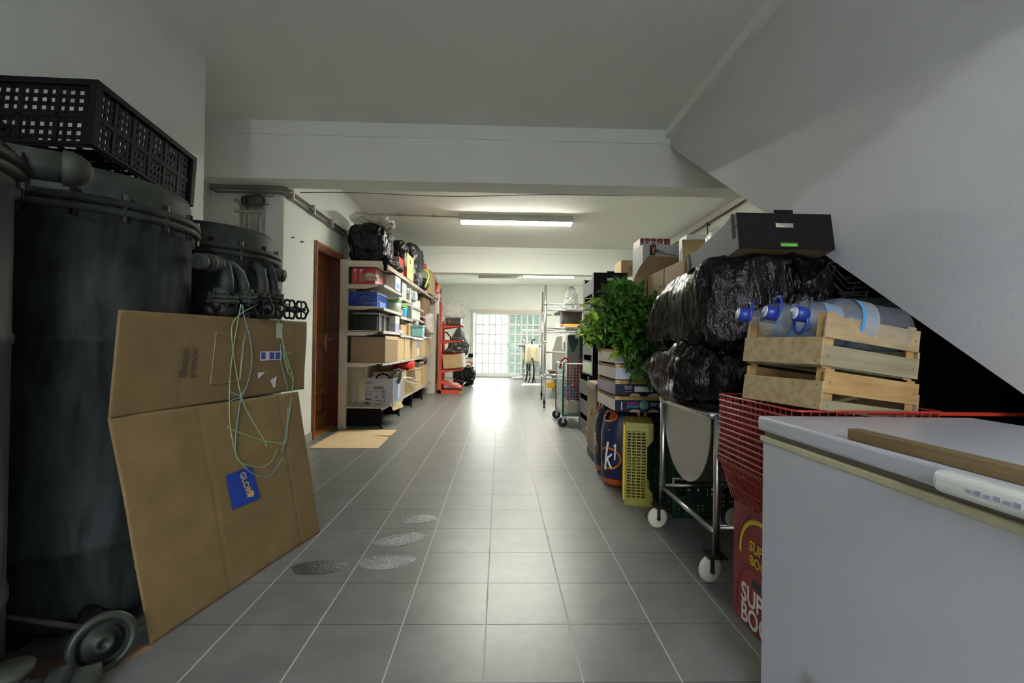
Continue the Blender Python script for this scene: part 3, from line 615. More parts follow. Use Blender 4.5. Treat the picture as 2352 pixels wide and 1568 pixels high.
# ---- chest freezer
fz_m = mat('freezer_enamel', (.47,.48,.51), .32, n=.04, ns=3, spec=.5); fz_c = mat('yellowed_seal', (.50,.47,.30), .5, n=.15, ns=30); fz_d = mat('grey_gasket', (.14,.12,.09), .6)
t = thing('chest_freezer', 'white chest freezer with a yellowed seal in the right foreground', 'freezer', (1.09,.45,0))
hx, hy = .325, .925
MB().box(-hx+.008,hx-.008,-hy+.008,hy-.012,.02,.775).build('cabinet', fz_m, t, bevel=.008)
MB().box(-hx,hx,-hy,hy,.800,.842).build('lid', fz_m, t, bevel=.009, seg=3)
MB().box(-hx+.004,hx-.004,-hy+.004,hy-.008,.769,.786).build('seal', fz_c, t, bevel=.003)
MB().box(-hx+.014,hx-.014,-hy+.014,hy-.016,.785,.801).build('gasket', fz_d, t)
h_ = MB().box(-.355+.0,-.318,.0,.335,.803,.841).build('handle', mat('handle_white', (.66,.67,.62), .3), t, bevel=.013, seg=4)
for i in range(6): MB().box(-.3562,-.3548,.262-i*.014,.272-i*.014,.819,.824+.002*(i%2)).build('faded_mark', mat('faded_blue_mark', (.30,.31,.42), .5), h_)
MB().box(-.3235,-.319,.655,.700,.19,.245).box(-.326,-.3235,.66,.695,.20,.235).build('drain_cover', mat('chrome_drain', (.5,.5,.48), .3, metal=.6), t)
for xx in (-.27,.27):
    for yy in (-.85,.85): MB().cyl((xx,yy,0),(xx,yy,.03),.02,n=12).build('foot', black_pl, t)
a = atx(1960,1008,.762); q = wood('weathered_batten', (.23,.15,.065), (.13,.085,.035), .7, (14,1.2,14), .2)
tag(MB().box(-.014,.016,-1.35,0,0,.024).build('wooden_batten', q, loc=(.785,a.y+.03,.8425), rot=(0,0,.012), bevel=.002), 'brown wooden batten lying along the edge of the white freezer lid', 'batten')
# ---- beer cartons under the baskets
sb_red = mat('beer_carton_red', (.27,.018,.02), .45, n=.15, ns=6); sb_deep = mat('beer_carton_deep_red', (.16,.01,.012), .45); yel_ink = mat('yellow_ink', (.62,.47,.03), .5)
def arcring(q, c, r, w_, a0, a1, x, n=28):
    P = []; 
    for i in range(n+1): a = a0+(a1-a0)*i/n; P.append((c[0]+r*math.cos(a), c[1]+r*math.sin(a)))
    for i in range(n,-1,-1): a = a0+(a1-a0)*i/n; P.append((c[0]+(r-w_)*math.cos(a), c[1]+(r-w_)*math.sin(a)))
    for i in range(n): q.prism([P[i],P[i+1],P[2*n-i],P[2*n+1-i]], 'x', x-.0006, x+.0006)
    return q
t = carton('beer_carton', 'lower red beer carton on the floor with big white letters', .94, 1.30, 1.465, 1.855, 0, .222, sb_red, 'box', 'red beer cartons')
arcring(MB(), (0,.085), .17, .012, -.2, PI+.2, -.181).build('printed_arc', sb_deep, t)
txt('lettering', 'SUPER', .098, white_m, t, (-.1812,.005,.115), 'left', bold=.02, sx=.9); txt('lettering', 'BOCK', .098, white_m, t, (-.1812,.008,.04), 'left', bold=.02, sx=.9)
MB().box(-.182,-.1795,-.05,.05,.165,.195).build('hand_hole', ink, t)
t = carton('beer_carton', 'upper red beer carton with a yellow ring, standing on the lower one', .94, 1.30, 1.465, 1.855, .2225, .445, sb_red, 'box', 'red beer cartons')
arcring(MB(), (0,.05), .145, .016, -.1, PI+.1, -.1812).build('printed_arc', yel_ink, t); arcring(MB(), (0,.05), .185, .03, 0, PI, -.1808).build('printed_arc', sb_deep, t)
txt('lettering', 'SUPER', .055, yel_ink, t, (-.1814,.0,.085), 'left', bold=.02, shear=.2); txt('lettering', 'BOCK', .05, yel_ink, t, (-.1814,.0,.035), 'left', bold=.02)
# ---- shopping baskets
red_pl = mat('dark_red_plastic', (.20,.018,.013), .45); red_wire = mat('red_coated_wire', (.33,.028,.018), .3, spec=.7)
t = thing('plastic_basket', 'dark red perforated plastic basket under the stack of wire baskets', 'basket', (1.10,1.615,.4455))
def tap(u, z0=.0, top=.16): k = .78+.22*(u/.16); return k
q = MB()
for (sx_, sy_) in ((-1,0),(1,0),(0,-1),(0,1)):
    for i in range(23):
        s_ = -1+2*i/22
        a = (sx_*.17 if sx_ else s_*.17, sy_*.2 if sy_ else s_*.2, .004); b_ = (sx_*.215 if sx_ else s_*.215, sy_*.245 if sy_ else s_*.245, .16); q.bar(a, b_, .009, .004, (sx_,sy_,0))
    for j in range(9):
        z = .004+j*.0195; k = j/8; X_, Y_ = .17+.045*k, .2+.045*k
        if sx_: q.bar((sx_*X_,-Y_,z),(sx_*X_,Y_,z),.009,.004,(1,0,0))
        else: q.bar((-X_,sy_*Y_,z),(X_,sy_*Y_,z),.009,.004,(0,1,0))
q.box(-.17,.17,-.2,.2,0,.006); q.build('body', red_pl, t)
q = MB()
for X_, Y_, w_ in ((.215,.245,.018),): q.box(-X_-.008,X_+.008,-Y_-.01,-Y_+.005,.15,.165).box(-X_-.008,X_+.008,Y_-.005,Y_+.01,.15,.165).box(-X_-.01,-X_+.005,-Y_,Y_,.15,.165).box(X_-.005,X_+.01,-Y_,Y_,.15,.165)
q.build('rim', red_pl, t)
def wire_basket(z, label):
    t = thing('wire_basket', label, 'basket', (1.10,1.612,z), group='nested red wire baskets'); q = MB(); X_, Y_ = .228, .25
    ring = []; r = .03
    for (cx, cy, a0) in ((X_-r,Y_-r,0),(-X_+r,Y_-r,PI/2),(-X_+r,-Y_+r,PI),(X_-r,-Y_+r,1.5*PI)):
        ring += [(cx+r*math.cos(a0+k*PI/8), cy+r*math.sin(a0+k*PI/8), .0) for k in range(5)]
    MB().tube(ring, .0036, 6, closed=True).build('rim', red_wire, t)
    for i in range(17):
        s_ = -1+2*i/16
        for sg in (-1,1):
            q.cyl((sg*X_,s_*(Y_-.02),0),(sg*(X_-.035),s_*(Y_-.06),-.16),.0018,n=4,caps=False); q.cyl((s_*(X_-.02),sg*Y_,0),(s_*(X_-.06),sg*(Y_-.035),-.16),.0018,n=4,caps=False)
    for z_ in (-.05,-.105): q.tube([(x*(1+z_*.9), y*(1+z_*.9), z_) for x,y,_ in ring], .0018, 4, closed=True)
    q.build('wire_mesh', red_wire, t); return t
ord_ = ['topmost','second','third','fourth','fifth','sixth','seventh','eighth','ninth','tenth','eleventh','twelfth']
wb = None
for k in range(12):
    z = .857-k*.0212; lb = ('red wire basket, topmost of the nested stack beside the freezer' if k==0 else 'red wire basket, lowest of the nested stack beside the freezer' if k==11 else 'red wire basket, %s from the top of the nested stack beside the freezer' % ord_[k])
    wb = wire_basket(z, lb) if wb is None else clone(wb, loc=(1.10,1.612,z), label=lb)
tag(MB().box(0,.62,0,.012,0,.010).build('red_rail', mat('bright_red_rail', (.42,.03,.015), .4), loc=(1.02,1.385,.845)), 'bright red metal edge running behind the top of the freezer', 'rail')
# ---- two wooden crates
pine = wood('knotty_pine', (.43,.33,.18), (.29,.20,.10), .6, (1.5,10,14), .15); pine_w = wood('warm_pine', (.46,.30,.12), (.31,.17,.06), .55, (1.5,10,14), .12); pine_g = wood('grey_pine', (.31,.27,.16), (.20,.17,.10), .65, (1.5,10,14), .2)
def wood_crate(z, label, planks_f, planks_l, hp, mf, ml_):
    an = math.radians(11.5); ex, ey = Vector((math.cos(an),math.sin(an),0)), Vector((-math.sin(an),math.cos(an),0)); Lx, Ly = .355, .325
    t = thing('wooden_crate', label, 'crate', Vector((.943,1.352,z)), an, 'slatted pine crates', rot=(0,math.radians(7),an))
    for (cx, cy, kx, ky) in ((.008,.008,1,1),(Lx-.008,.008,-1,1),(.008,Ly-.008,1,-1),(Lx-.008,Ly-.008,-1,-1)):
        MB().prism([(cx,cy),(cx+kx*.032,cy),(cx,cy+ky*.032)], 'z', 0, hp).build('corner_post', pine_w, t)
    for (a, b_), m in zip(planks_f, mf):
        MB().box(0,Lx,0,.008,a,b_).build('slat', m, t, bevel=.0015); MB().box(0,Lx,Ly-.008,Ly,a,b_).build('slat', m, t, bevel=.0015)
    for (a, b_), m in zip(planks_l, ml_):
        MB().box(-.006,.0,.0,Ly,a,b_).build('slat', m, t, bevel=.0015, rot=(0,0,0)); MB().box(Lx,Lx+.006,.0,Ly,a,b_).build('slat', m, t, bevel=.0015)
    for i in range(4): MB().box(.008,Lx-.008,.012+i*.08,.072+i*.08,.002,.008).build('base_slat', pine_g, t)
    q = MB()
    for (a, b_) in planks_l:
        for i in (0,1):
            for z_ in (a+.012,b_-.012): q.cyl((-.0075,.02+i*(Ly-.04),z_),(-.004,.02+i*(Ly-.04),z_),.0028,n=6)
    for (a, b_) in planks_f:
        for i in (0,1): q.cyl((.018+i*(Lx-.036),-.0012,(a+b_)/2),(.018+i*(Lx-.036),.004,(a+b_)/2),.0028,n=6)
    o_ = q.build('nail_heads', mat('nail_steel', (.2,.19,.18), .4, metal=.8), t); o_['kind'] = 'stuff'
    return t
wood_crate(.862, 'pale pine crate on the red baskets, lower of two', [(.0,.032),(.052,.118)], [(0,.085)], .125, [pine_g, pine_w], [pine])
wood_crate(.988, 'pale pine crate full of big water bottles, stacked on the other one', [(.006,.068),(.089,.156)], [(.006,.090)], .166, [pine_g, pine], [pine])
# ---- water bottles
pet = mat('clear_bottle_plastic', (.42,.46,.52), .05, alpha=.15, spec=1, bump=.25, bs=25); cap_b = mat('blue_cap', (.012,.03,.22), .35); cap_w = mat('pale_cap_top', (.45,.48,.56), .4)
lab_w = mat('bottle_label', (.42,.47,.56), .45, alpha=.42); lab_b = mat('bottle_label_blue', (.05,.25,.5), .4)
def bottle(cap, axis, label, loop, sc_=1.0, group='big water bottles in the crate'):
    t = thing('water_bottle', label, 'bottle', cap, group=group); ax = Vector(axis).normalized(); q = MB(); M = q.frame((0,0,0), ax); S = sc_
    prof = [(.017,.0),(.019,.012),(.022,.02),(.040,.045),(.062,.075),(.071,.10),(.072,.13),(.068,.14),(.068,.20),(.072,.21),(.069,.225),(.072,.24),(.069,.255),(.072,.27),(.072,.30),(.062,.315),(0,.31)]
    q.lathe([(r*S,z*S) for r,z in prof], 36, M=M).build('body', pet, t)
    MB().lathe([(0,-.030),(.020,-.030),(.024,-.028),(.025,.006),(.022,.008)], 24, M=M).build('cap', cap_b, t)
    MB().lathe([(0,-.0325),(.019,-.0325),(.0195,-.0295)], 24, M=M).build('cap_top', cap_w, t)
    MB().lathe([(.0735*S,.145*S),(.0735*S,.19*S)], 36, M=M).build('label', lab_w, t); MB().lathe([(.0738*S,.135*S),(.0738*S,.146*S)], 36, M=M).build('label_stripe', lab_b, t)
    if loop:
        P = [M @ Vector(p) for p in loop]; MB().tube(P, .0048, 8, closed=True).build('carry_handle', cap_b, t)
    return t
bottle(at(1716,724,1.60), (1,-.18,-.20), 'water bottle with its blue cap farthest left, at the back of the crate', [(.026*math.cos(a),.026*math.sin(a)+(.02 if math.sin(a)>0 else 0)*math.sin(a),.004) for a in [i*.63 for i in range(10)]], .9)
bottle(at(1778,720,1.54), (1,-.10,-.22), 'water bottle whose blue handle loop stands up, middle cap of three', [(.028*math.cos(a),.012+.040*math.sin(a)+.008,.004) for a in [i*.42 for i in range(15)]], .95)
bottle(at(1845,722,1.44), (1,.05,-.16), 'water bottle in front, nearest cap, its blue handle hanging down', [(.030*math.cos(a)+.012,-.018+.040*math.sin(a),.004) for a in [i*.42 for i in range(15)]])
bottle(at(1850,748,1.60), (1,.0,-.21), 'water bottle lying at the back, only its body and blue label showing', None, .9)
# ---- stainless trough on wheels
t = thing('steel_trough', 'stainless steel round bottomed trough on a wheeled tube frame', 'trough', (.96,2.39,0))
def uprof(r, d, n=22): return [(-r,0)] + [(-r*math.cos(PI*i/n)*1.0, -d*math.sin(PI*i/n)**.8) for i in range(1,n)] + [(r,0)]
zt = .735; pr = uprof(.295,.37)
q = MB().prism([(y,zt+z) for y,z in pr], 'x', -.006, 0); q.build('end_panel', mat('brushed_steel_panel', (.50,.50,.48), .38, metal=.85, n=.12, ns=5, stretch=(1,1,6)), t)
q = MB().prism([(y,zt+z) for y,z in pr], 'x', .47, .476)
for (a, b_) in zip(pr, pr[1:]): q.add([(0,a[0],zt+a[1]),(.47,a[0],zt+a[1]),(.47,b_[0],zt+b_[1]),(0,b_[0],zt+b_[1])], [(0,1,2,3)], 0, True)
q.build('bowl', steel, t)
rr = [(x,y,zt+.005) for x,y in ((-.02,-.32),(-.02,.33),(.49,.33),(.49,-.32))]; P = []
for i in range(4):
    p, nx_, pv = Vector(rr[i]), Vector(rr[(i+1)%4]), Vector(rr[i-1]); a = p+(pv-p).normalized()*.05; b_ = p+(nx_-p).normalized()*.05
    P += [a, a.lerp(p,.6).lerp(b_,.15), p.lerp((a+b_)/2,.35), b_.lerp(p,.6).lerp(a,.15), b_]
MB().tube(P, .020, 12, closed=True).build('rim', steel, t)
for k, (x, y) in enumerate(((.012,-.325),(-.012,.30),(.44,-.325),(.44,.30))):
    lg = MB().cyl((x,y,.13),(x,y,zt),.0165,n=16).build('leg', steel, t)
    MB().box(x-.05,x+.03,y-.045,y+.045,.122,.13).build('caster_plate', iron, lg)
    cy = y+.01; w_ = MB().lathe([(0,-.016),(.022,-.016),(.026,-.010),(.048,-.014),(.056,-.010),(.058,0),(.056,.010),(.048,.014),(.026,.010),(.022,.016),(0,.016)], 32, M=Matrix.Translation((x-.025,cy,.058)) @ Matrix.Rotation(.35 if k==0 else .15,4,'Z') @ Matrix.Rotation(PI/2,4,'X')); w_.build('wheel', mat('off_white_nylon', (.58,.56,.46), .4), lg)
    MB().box(x-.033,x-.017,cy-.030,cy-.022,.055,.125).box(x-.033,x-.017,cy+.022,cy+.030,.055,.125).cyl((x-.025,cy-.032,.058),(x-.025,cy+.032,.058),.010,n=10).build('fork', iron, lg)
MB().cyl((.0,-.325,.228),(-.005,.30,.228),.0125,n=12).build('side_rail', steel, t); MB().cyl((.44,-.325,.228),(.44,.30,.228),.0125,n=12).build('side_rail', steel, t)
MB().cyl((-.01,.30,.245),(.44,.30,.245),.011,n=12).build('cross_rail', steel, t); MB().cyl((.01,-.325,.245),(.44,-.325,.245),.011,n=12).build('cross_rail', steel, t)
MB().box(-.05,.01,.03,.045,.352,.360).box(-.05,-.045,.03,.045,.33,.352).build('bracket', steel, t)
# ---- bin bags on it
def wl(p): return (p.x - .05*max(0,p.z), p.y, p.z + .03*math.sin(p.y*9))
tied_bag('bin_bag', 'lower shiny black bin bag slumped over the steel trough', (1.155,2.40,.752), .335, .415, .165, bag_m, .05, 3, 'big black bin bags', e=.6, fold=1.8)
def wu(p): return (p.x - .05*max(0,p.y/.4)*(1-p.z/.2)*.6, p.y, p.z*(1-.20*(p.y/.4)) - .06*max(0,p.y))
tied_bag('bin_bag', 'upper black bin bag tied in front, under the tilted black fruit box', (1.165,2.345,1.03), .295, .40, .200, bag_m, .04, 8, 'big black bin bags', e=.36, knot=(.13,-.385,.29), warp=wu, fold=1.6)
# ---- black fruit boxes
def fruit_tray(name, label, loc, sx_, sy_, h, m, m_in, rz=0, rot=None, group=None, low=.68, hole=True, m_side=None, fine=True):
    """cardboard tray: short sides full height with a hand hole, long sides lower between corner tabs"""
    t = thing(name, label, 'crate', loc, rz, group, rot); x, y, th = sx_/2, sy_/2, .006; hl = h*low; ms = m_side or m
    MB().box(-x+th,x-th,-y+th,y-th,0,th).build('base', m_in, t)
    for s_ in (-1,1):
        q = MB(); a, b_ = (s_*y-th, s_*y) if s_ > 0 else (s_*y, s_*y+th)
        if hole:
            hw, h0, h1 = .04, h*.60, h*.74
            q.box(-x,-hw,a,b_,0,h).box(hw,x,a,b_,0,h).box(-hw,hw,a,b_,0,h0).box(-hw,hw,a,b_,h1,h)
        else: q.box(-x,x,a,b_,0,hl)
        q.build('short_side', m, t)
        xs, xe = (s_*x-th, s_*x) if s_ > 0 else (s_*x, s_*x+th)
        q = MB().prism([(-y+th,0),(y-th,0),(y-th,h),(y-.09,h),(y-.10,hl),(-y+.10,hl),(-y+.09,h),(-y+th,h)], 'x', xs, xe); q.build('long_side', ms, t)
    if hole: MB().box(-.04,.04,-y-.001,-y+th,h,h+.016).build('tab', m, t)
    return t
t = fruit_tray('fruit_box', 'black cardboard fruit box tilted on top of the bin bags against the stair wall', Vector((1.212,2.225,1.415)), .412, .545, .160, black_card, kraft_d, rot=(math.radians(-10.4),0,0), low=.95, m_side=grey_card)
q = MB().box(-.035,.045,-.2785,-.2725,.006,.028); q.build('lower_slot', ink, t)
MB().box(-.03,.04,-.2795,-.2785,.008,.020).build('green_label', mat('bright_green_label', (.12,.50,.03), .5), t)
for y_ in (-.235,.235): MB().box(-.2075,-.2062,y_-.012,y_+.012,.06,.17).box(-.2075,-.2062,y_-.03,y_+.012,.10,.106).build('side_clip', black_card, t)
tag(bagmesh(.09,.12,.07,.7,.03,5,nu=40,nv=24).build('white_bag', mat('thin_white_bag', (.55,.58,.55), .35, alpha=.85, bump=.5, bs=20), loc=(1.13,2.28,1.50)), 'crumpled white plastic bag sticking out of the tilted black fruit box', 'bag')
# ---- big open carton behind the bags, with its flaps up
t = thing('open_carton', 'tall pale brown carton behind the bin bags, split down its side', 'box', (1.27,3.14,1.035))
q = MB().box(-.17,-.165,-.34,-.01,0,.535).box(-.17,-.165,.015,.34,0,.535); q.build('side_panel', kraft_l, t, bevel=.001)
MB().box(-.165,.16,-.34,-.335,0,.535).box(-.165,.16,.335,.34,0,.535).box(.155,.16,-.335,.335,0,.535).box(-.162,-.158,-.02,.02,0,.50).box(-.16,.15,-.33,.33,0,.01).build('body', kraft_d, t)
for z_ in (.12,.19,.31,.42): MB().box(-.1708,-.1702,-.33,-.03,z_,z_+.003).box(-.1708,-.1702,.03,.33,z_+.01,z_+.013).build('crease', kraft, t)
MB().add([(-.12,-.20,.535),(.15,-.20,.535),(.15,-.18,.70),(-.12,-.18,.69)], [(0,1,2,3)]).build('flap', mat('olive_kraft', (.30,.22,.09), .8), t, solid=.005)
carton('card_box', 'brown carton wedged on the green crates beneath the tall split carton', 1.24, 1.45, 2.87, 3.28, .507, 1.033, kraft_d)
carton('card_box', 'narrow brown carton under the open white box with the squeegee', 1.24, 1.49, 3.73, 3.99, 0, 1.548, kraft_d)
P = [(1456,796),(1453,740),(1453,660),(1458,635),(1470,612),(1489,588),(1525,589),(1563,592),(1570,600),(1572,640),(1572,798)]
q = MB(); pts = [at(x,y,3.56) for x,y in P]; b_ = pts[0].copy(); n_ = len(pts)
q.add([p-b_ for p in pts] , [tuple(range(n_))]); 
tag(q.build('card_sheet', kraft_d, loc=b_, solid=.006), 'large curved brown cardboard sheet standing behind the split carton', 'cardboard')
t = carton('white_box', 'white box lettered QUICK on top of the pile behind the tilted black box', 1.245, 1.62, 3.12, 3.26, 1.571, 1.80, mat('white_box_card', (.62,.63,.60), .5), 'box')
txt('lettering', 'QUICK', .034, ink, t, (-.10,-.0712,.178), 'front', bold=.01)
MB().prism([(.05,.0),(.05,.10),(.03,.15),(-.01,.17),(-.055,.17),(-.055,.165),(-.02,.16),(.02,.13),(.035,.09),(.035,0)], 'x', -.1888, -.1876).build('printed_curve', mat('pale_blue_print', (.22,.32,.45), .5), t)
t = carton('long_white_box', 'open white box holding a squeegee, behind the curved sheet', 1.13, 1.50, 3.72, 4.0, 1.55, 1.86, mat('white_grey_card', (.42,.43,.42), .6), 'box', flap=.0001, openf=())
MB().box(-.183,.185,-.1385,-.1375,.02,.31).build('front_plate', mat('grey_front_card', (.20,.205,.20), .6), t)  # thin plate makes the front face of the white box grey
sq = thing('squeegee', 'grey handled squeegee with an orange end lying across the open white box', 'tool', (1.19,3.70,1.80))
a = at(1500,572,3.70)-Vector((1.19,3.70,1.80)); b_ = at(1563,588,3.62)-Vector((1.19,3.70,1.80))
MB().cyl(a,b_,.009,n=10).build('handle', steel, sq); MB().box(a.x-.02,a.x+.015,-.02,.02,a.z-.045,a.z+.03).build('head', ink, sq); MB().box(a.x-.012,a.x+.004,-.024,-.018,a.z-.03,a.z+.01).build('orange_clip', mat('orange_clip', (.6,.12,.03), .4), sq)
t = carton('toy_box', 'dark red racing kit box with a chequered side, highest of the pile', 1.21, 1.47, 4.05, 4.27, 1.72, 1.985, mat('maroon_box', (.20,.012,.022), .5), 'box', group=None)
txt('lettering', 'FORMULA 1', .042, white_m, t, (0,-.1112,.225), 'front', shear=.3)
for i in range(4): MB().box(-.10+i*.055,-.095+i*.055,-.1115,-.1105,.20,.265).build('tape_strip', white_m, t)
MB().box(-.1315,-.1302,-.108,.108,.0,.262).build('printed_side', mat('white_print', (.60,.60,.62), .5), t)
q = MB()
for i in range(6):
    for j in range(4):
        if (i+j)%2: q.box(-.1325,-.1316,-.10+i*.033,-.067+i*.033,.02+j*.03,.05+j*.03)
q.build('chequer_print', ink, t); MB().box(-.1325,-.1316,-.10,.10,.17,.262).build('red_band', mat('maroon_box', (0,0,0)), t); MB().prism([(-.05,.10),(-.02,.16),(.02,.17),(.05,.12),(.02,.08)], 'x', -.1332, -.1324).build('printed_car', mat('blue_car_print', (.05,.05,.30), .5), t)
t = carton('red_box', 'bright red carton beneath the racing kit box', 1.22, 1.48, 4.06, 4.30, 1.45, 1.718, mat('bright_red_card', (.45,.03,.02), .5), 'box')
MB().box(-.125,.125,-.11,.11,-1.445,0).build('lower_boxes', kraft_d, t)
t = carton('card_box', 'beige carton with a round handle hole standing on the black crates', 1.36, 1.54, 5.28, 5.56, 1.872, 2.02, kraft_l, 'box')
arcring(MB(), (.0,.0), .03, .008, 0, 2*PI, 0).build('printed_ring', ink, t, loc=(.03,-.151,.05), rot=(0,0,PI/2))
# ---- the column of dark crates
c8 = None
for k in range(8):
    up_ = k >= 3; z = k*.2345; x = 1.235 if up_ else 1.195
    lb = ('dark grey fruit crate, topmost of the tall crate column with a pale hand hole' if k==7 else 'grey fruit crate on the floor at the foot of the tall crate column' if k==0 else 'grey fruit crate, %s from the floor in the tall crate column' % ord_[k])
    c8 = fruit_tray('fruit_crate', lb, (x,5.58,z), .38, .66, .228, black_card, black_card, group='column of dark fruit crates', m_side=mat('slate_card', (.115,.12,.12), .6, n=.2, ns=12), low=.74)
    if k==0: MB().lathe([(0,-.001),(.035,-.001),(.035,.001),(0,.001)],20,M=Matrix.Translation((-.1905,-.24,.09)) @ Matrix.Rotation(PI/2,4,'Y')).build('round_sticker', white_m, c8)
    if k==3: MB().box(-.192,-.1905,-.28,.30,.02,.15).build('printed_label', mat('white_green_label', (.50,.54,.47), .5, n=.5, ns=25, col2=(.3,.5,.25)), c8)
    if k==7: MB().box(-.04,.04,-.3305,-.329,.137,.168).build('hole_light', mat('pale_inside', (.6,.6,.52), .6), c8)
# ---- grape crates on the gas cylinders
gp_navy = mat('navy_print', (.010,.010,.028), .4); side_w = mat('white_washed_side', (.62,.58,.54), .6, n=.12, ns=8); side_p = mat('purple_printed_side', (.26,.20,.26), .5, n=.5, ns=9, col2=(.12,.10,.16)); ply = mat('thin_plywood', (.55,.40,.20), .6, n=.15, ns=8, stretch=(1,1,8)); face_w = mat('lilac_white_face', (.48,.49,.56), .5)
mg = mat('magenta_print', (.45,.02,.28), .5); cyp = mat('cyan_print', (.02,.35,.6), .5); gold = mat('gold_print', (.55,.33,.03), .5)
def grape_crate(z, label, mf, msd, fn):
    t = thing('grape_crate', label, 'crate', (1.02,3.60,z), group='stack of fruit crates by the laurel'); x, y, h = .20, .30, .085
    MB().box(-x,x,-y,y,0,.005).build('base', ply, t)
    MB().box(-x,x,-y,-y+.006,0,h).build('front_board', mf, t); MB().box(-x,x,y-.006,y,0,h).build('front_board', mf, t)
    MB().box(-x,-x+.005,-y+.006,y-.006,.0,h).build('side_board', msd, t); MB().box(x-.005,x,-y+.006,y-.006,0,h).build('side_board', msd, t)
    for cx in (-1,1):
        for cy in (-1,1): MB().prism([(cx*(x-.002),cy*(y-.002)),(cx*(x-.03),cy*(y-.002)),(cx*(x-.002),cy*(y-.03))], 'z', .005, .112).build('corner_post', ply, t)
    MB().box(-x+.03,x-.03,-y+.012,-y+.016,.04,.110).box(-x+.012,-x+.016,-y+.03,y-.03,.04,.104).build('inner_lip', mat('lip_kraft', (.36,.24,.07), .7), t)
    for i in range(2): MB().prism([(.04*math.cos(PI*j/12)-.06+i*.13, .02*math.sin(PI*j/12)) for j in range(13)], 'y', -y-.0015, -y-.0002).build('half_moon', ply, t)
    fn(t, -.3008); return t
def fJ(t, y):
    txt('lettering', 'MAJESTIC', .020, mg, t, (-.075,y,.062), 'front', bold=.03); txt('lettering', 'JAGUAR', .022, cyp, t, (-.075,y,.040), 'front', bold=.03)
    c = decal('round_print', 'front', (.005,y,.050), .066, .066, cyp, t, 1)
    MB().tube([(-.02,y-.001,.035),(-.025,y-.001,.05),(-.012,y-.001,.062),(.006,y-.001,.066),(.015,y-.001,.055),(.004,y-.001,.044),(.0,y-.001,.030)], [.004,.005,.006,.008,.009,.010,.007], 8).build('animal_print', gold, t)
    MB().tube([(.014,y-.001,.055),(.020,y-.001,.034),(.012,y-.001,.028)], .004, 6).build('animal_print', gold, t)
    txt('lettering', 'PREMIUM\nGRAPES', .012, white_m, t, (.072,y,.056), 'front', align='CENTER'); decal('label', 'front', (.145,y,.052), .075, .034, mat('grey_label', (.38,.38,.40), .5), t)
    decal('printed_mark', 'front', (-.155,y,.045), .006, .055, white_m, t)
def fP(t, y):
    txt('lettering', 'PREMIUM\nGRAPES', .014, white_m, t, (-.11,y,.060), 'front'); MB().tube([(-.135+.005*i, y-.0005, .030+.005*(i%2)) for i in range(11)], .0010, 4).build('printed_scrawl', white_m, t); decal('label', 'front', (.0,y,.050), .13, .038, mat('pale_label', (.6,.6,.62), .5), t)
def fW(t, y):
    for i in range(3): decal('print_mark', 'front', (-.02+.05*i,y,.05), .014, .02, mat('grey_ink', (.15,.15,.17), .5), t)
def f0(t, y): pass
grape_crate(.578, 'navy crate printed with a round animal logo, lowest of the grape crates', gp_navy, side_w, fJ)
grape_crate(.691, 'navy crate with a pale label and purple side, second of the grape crates', gp_navy, side_p, fP)
grape_crate(.804, 'white crate with small dark marks, third of the stack', face_w, side_w, fW)
grape_crate(.917, 'white crate under the laurel branches, topmost of the stack', face_w, side_w, f0)
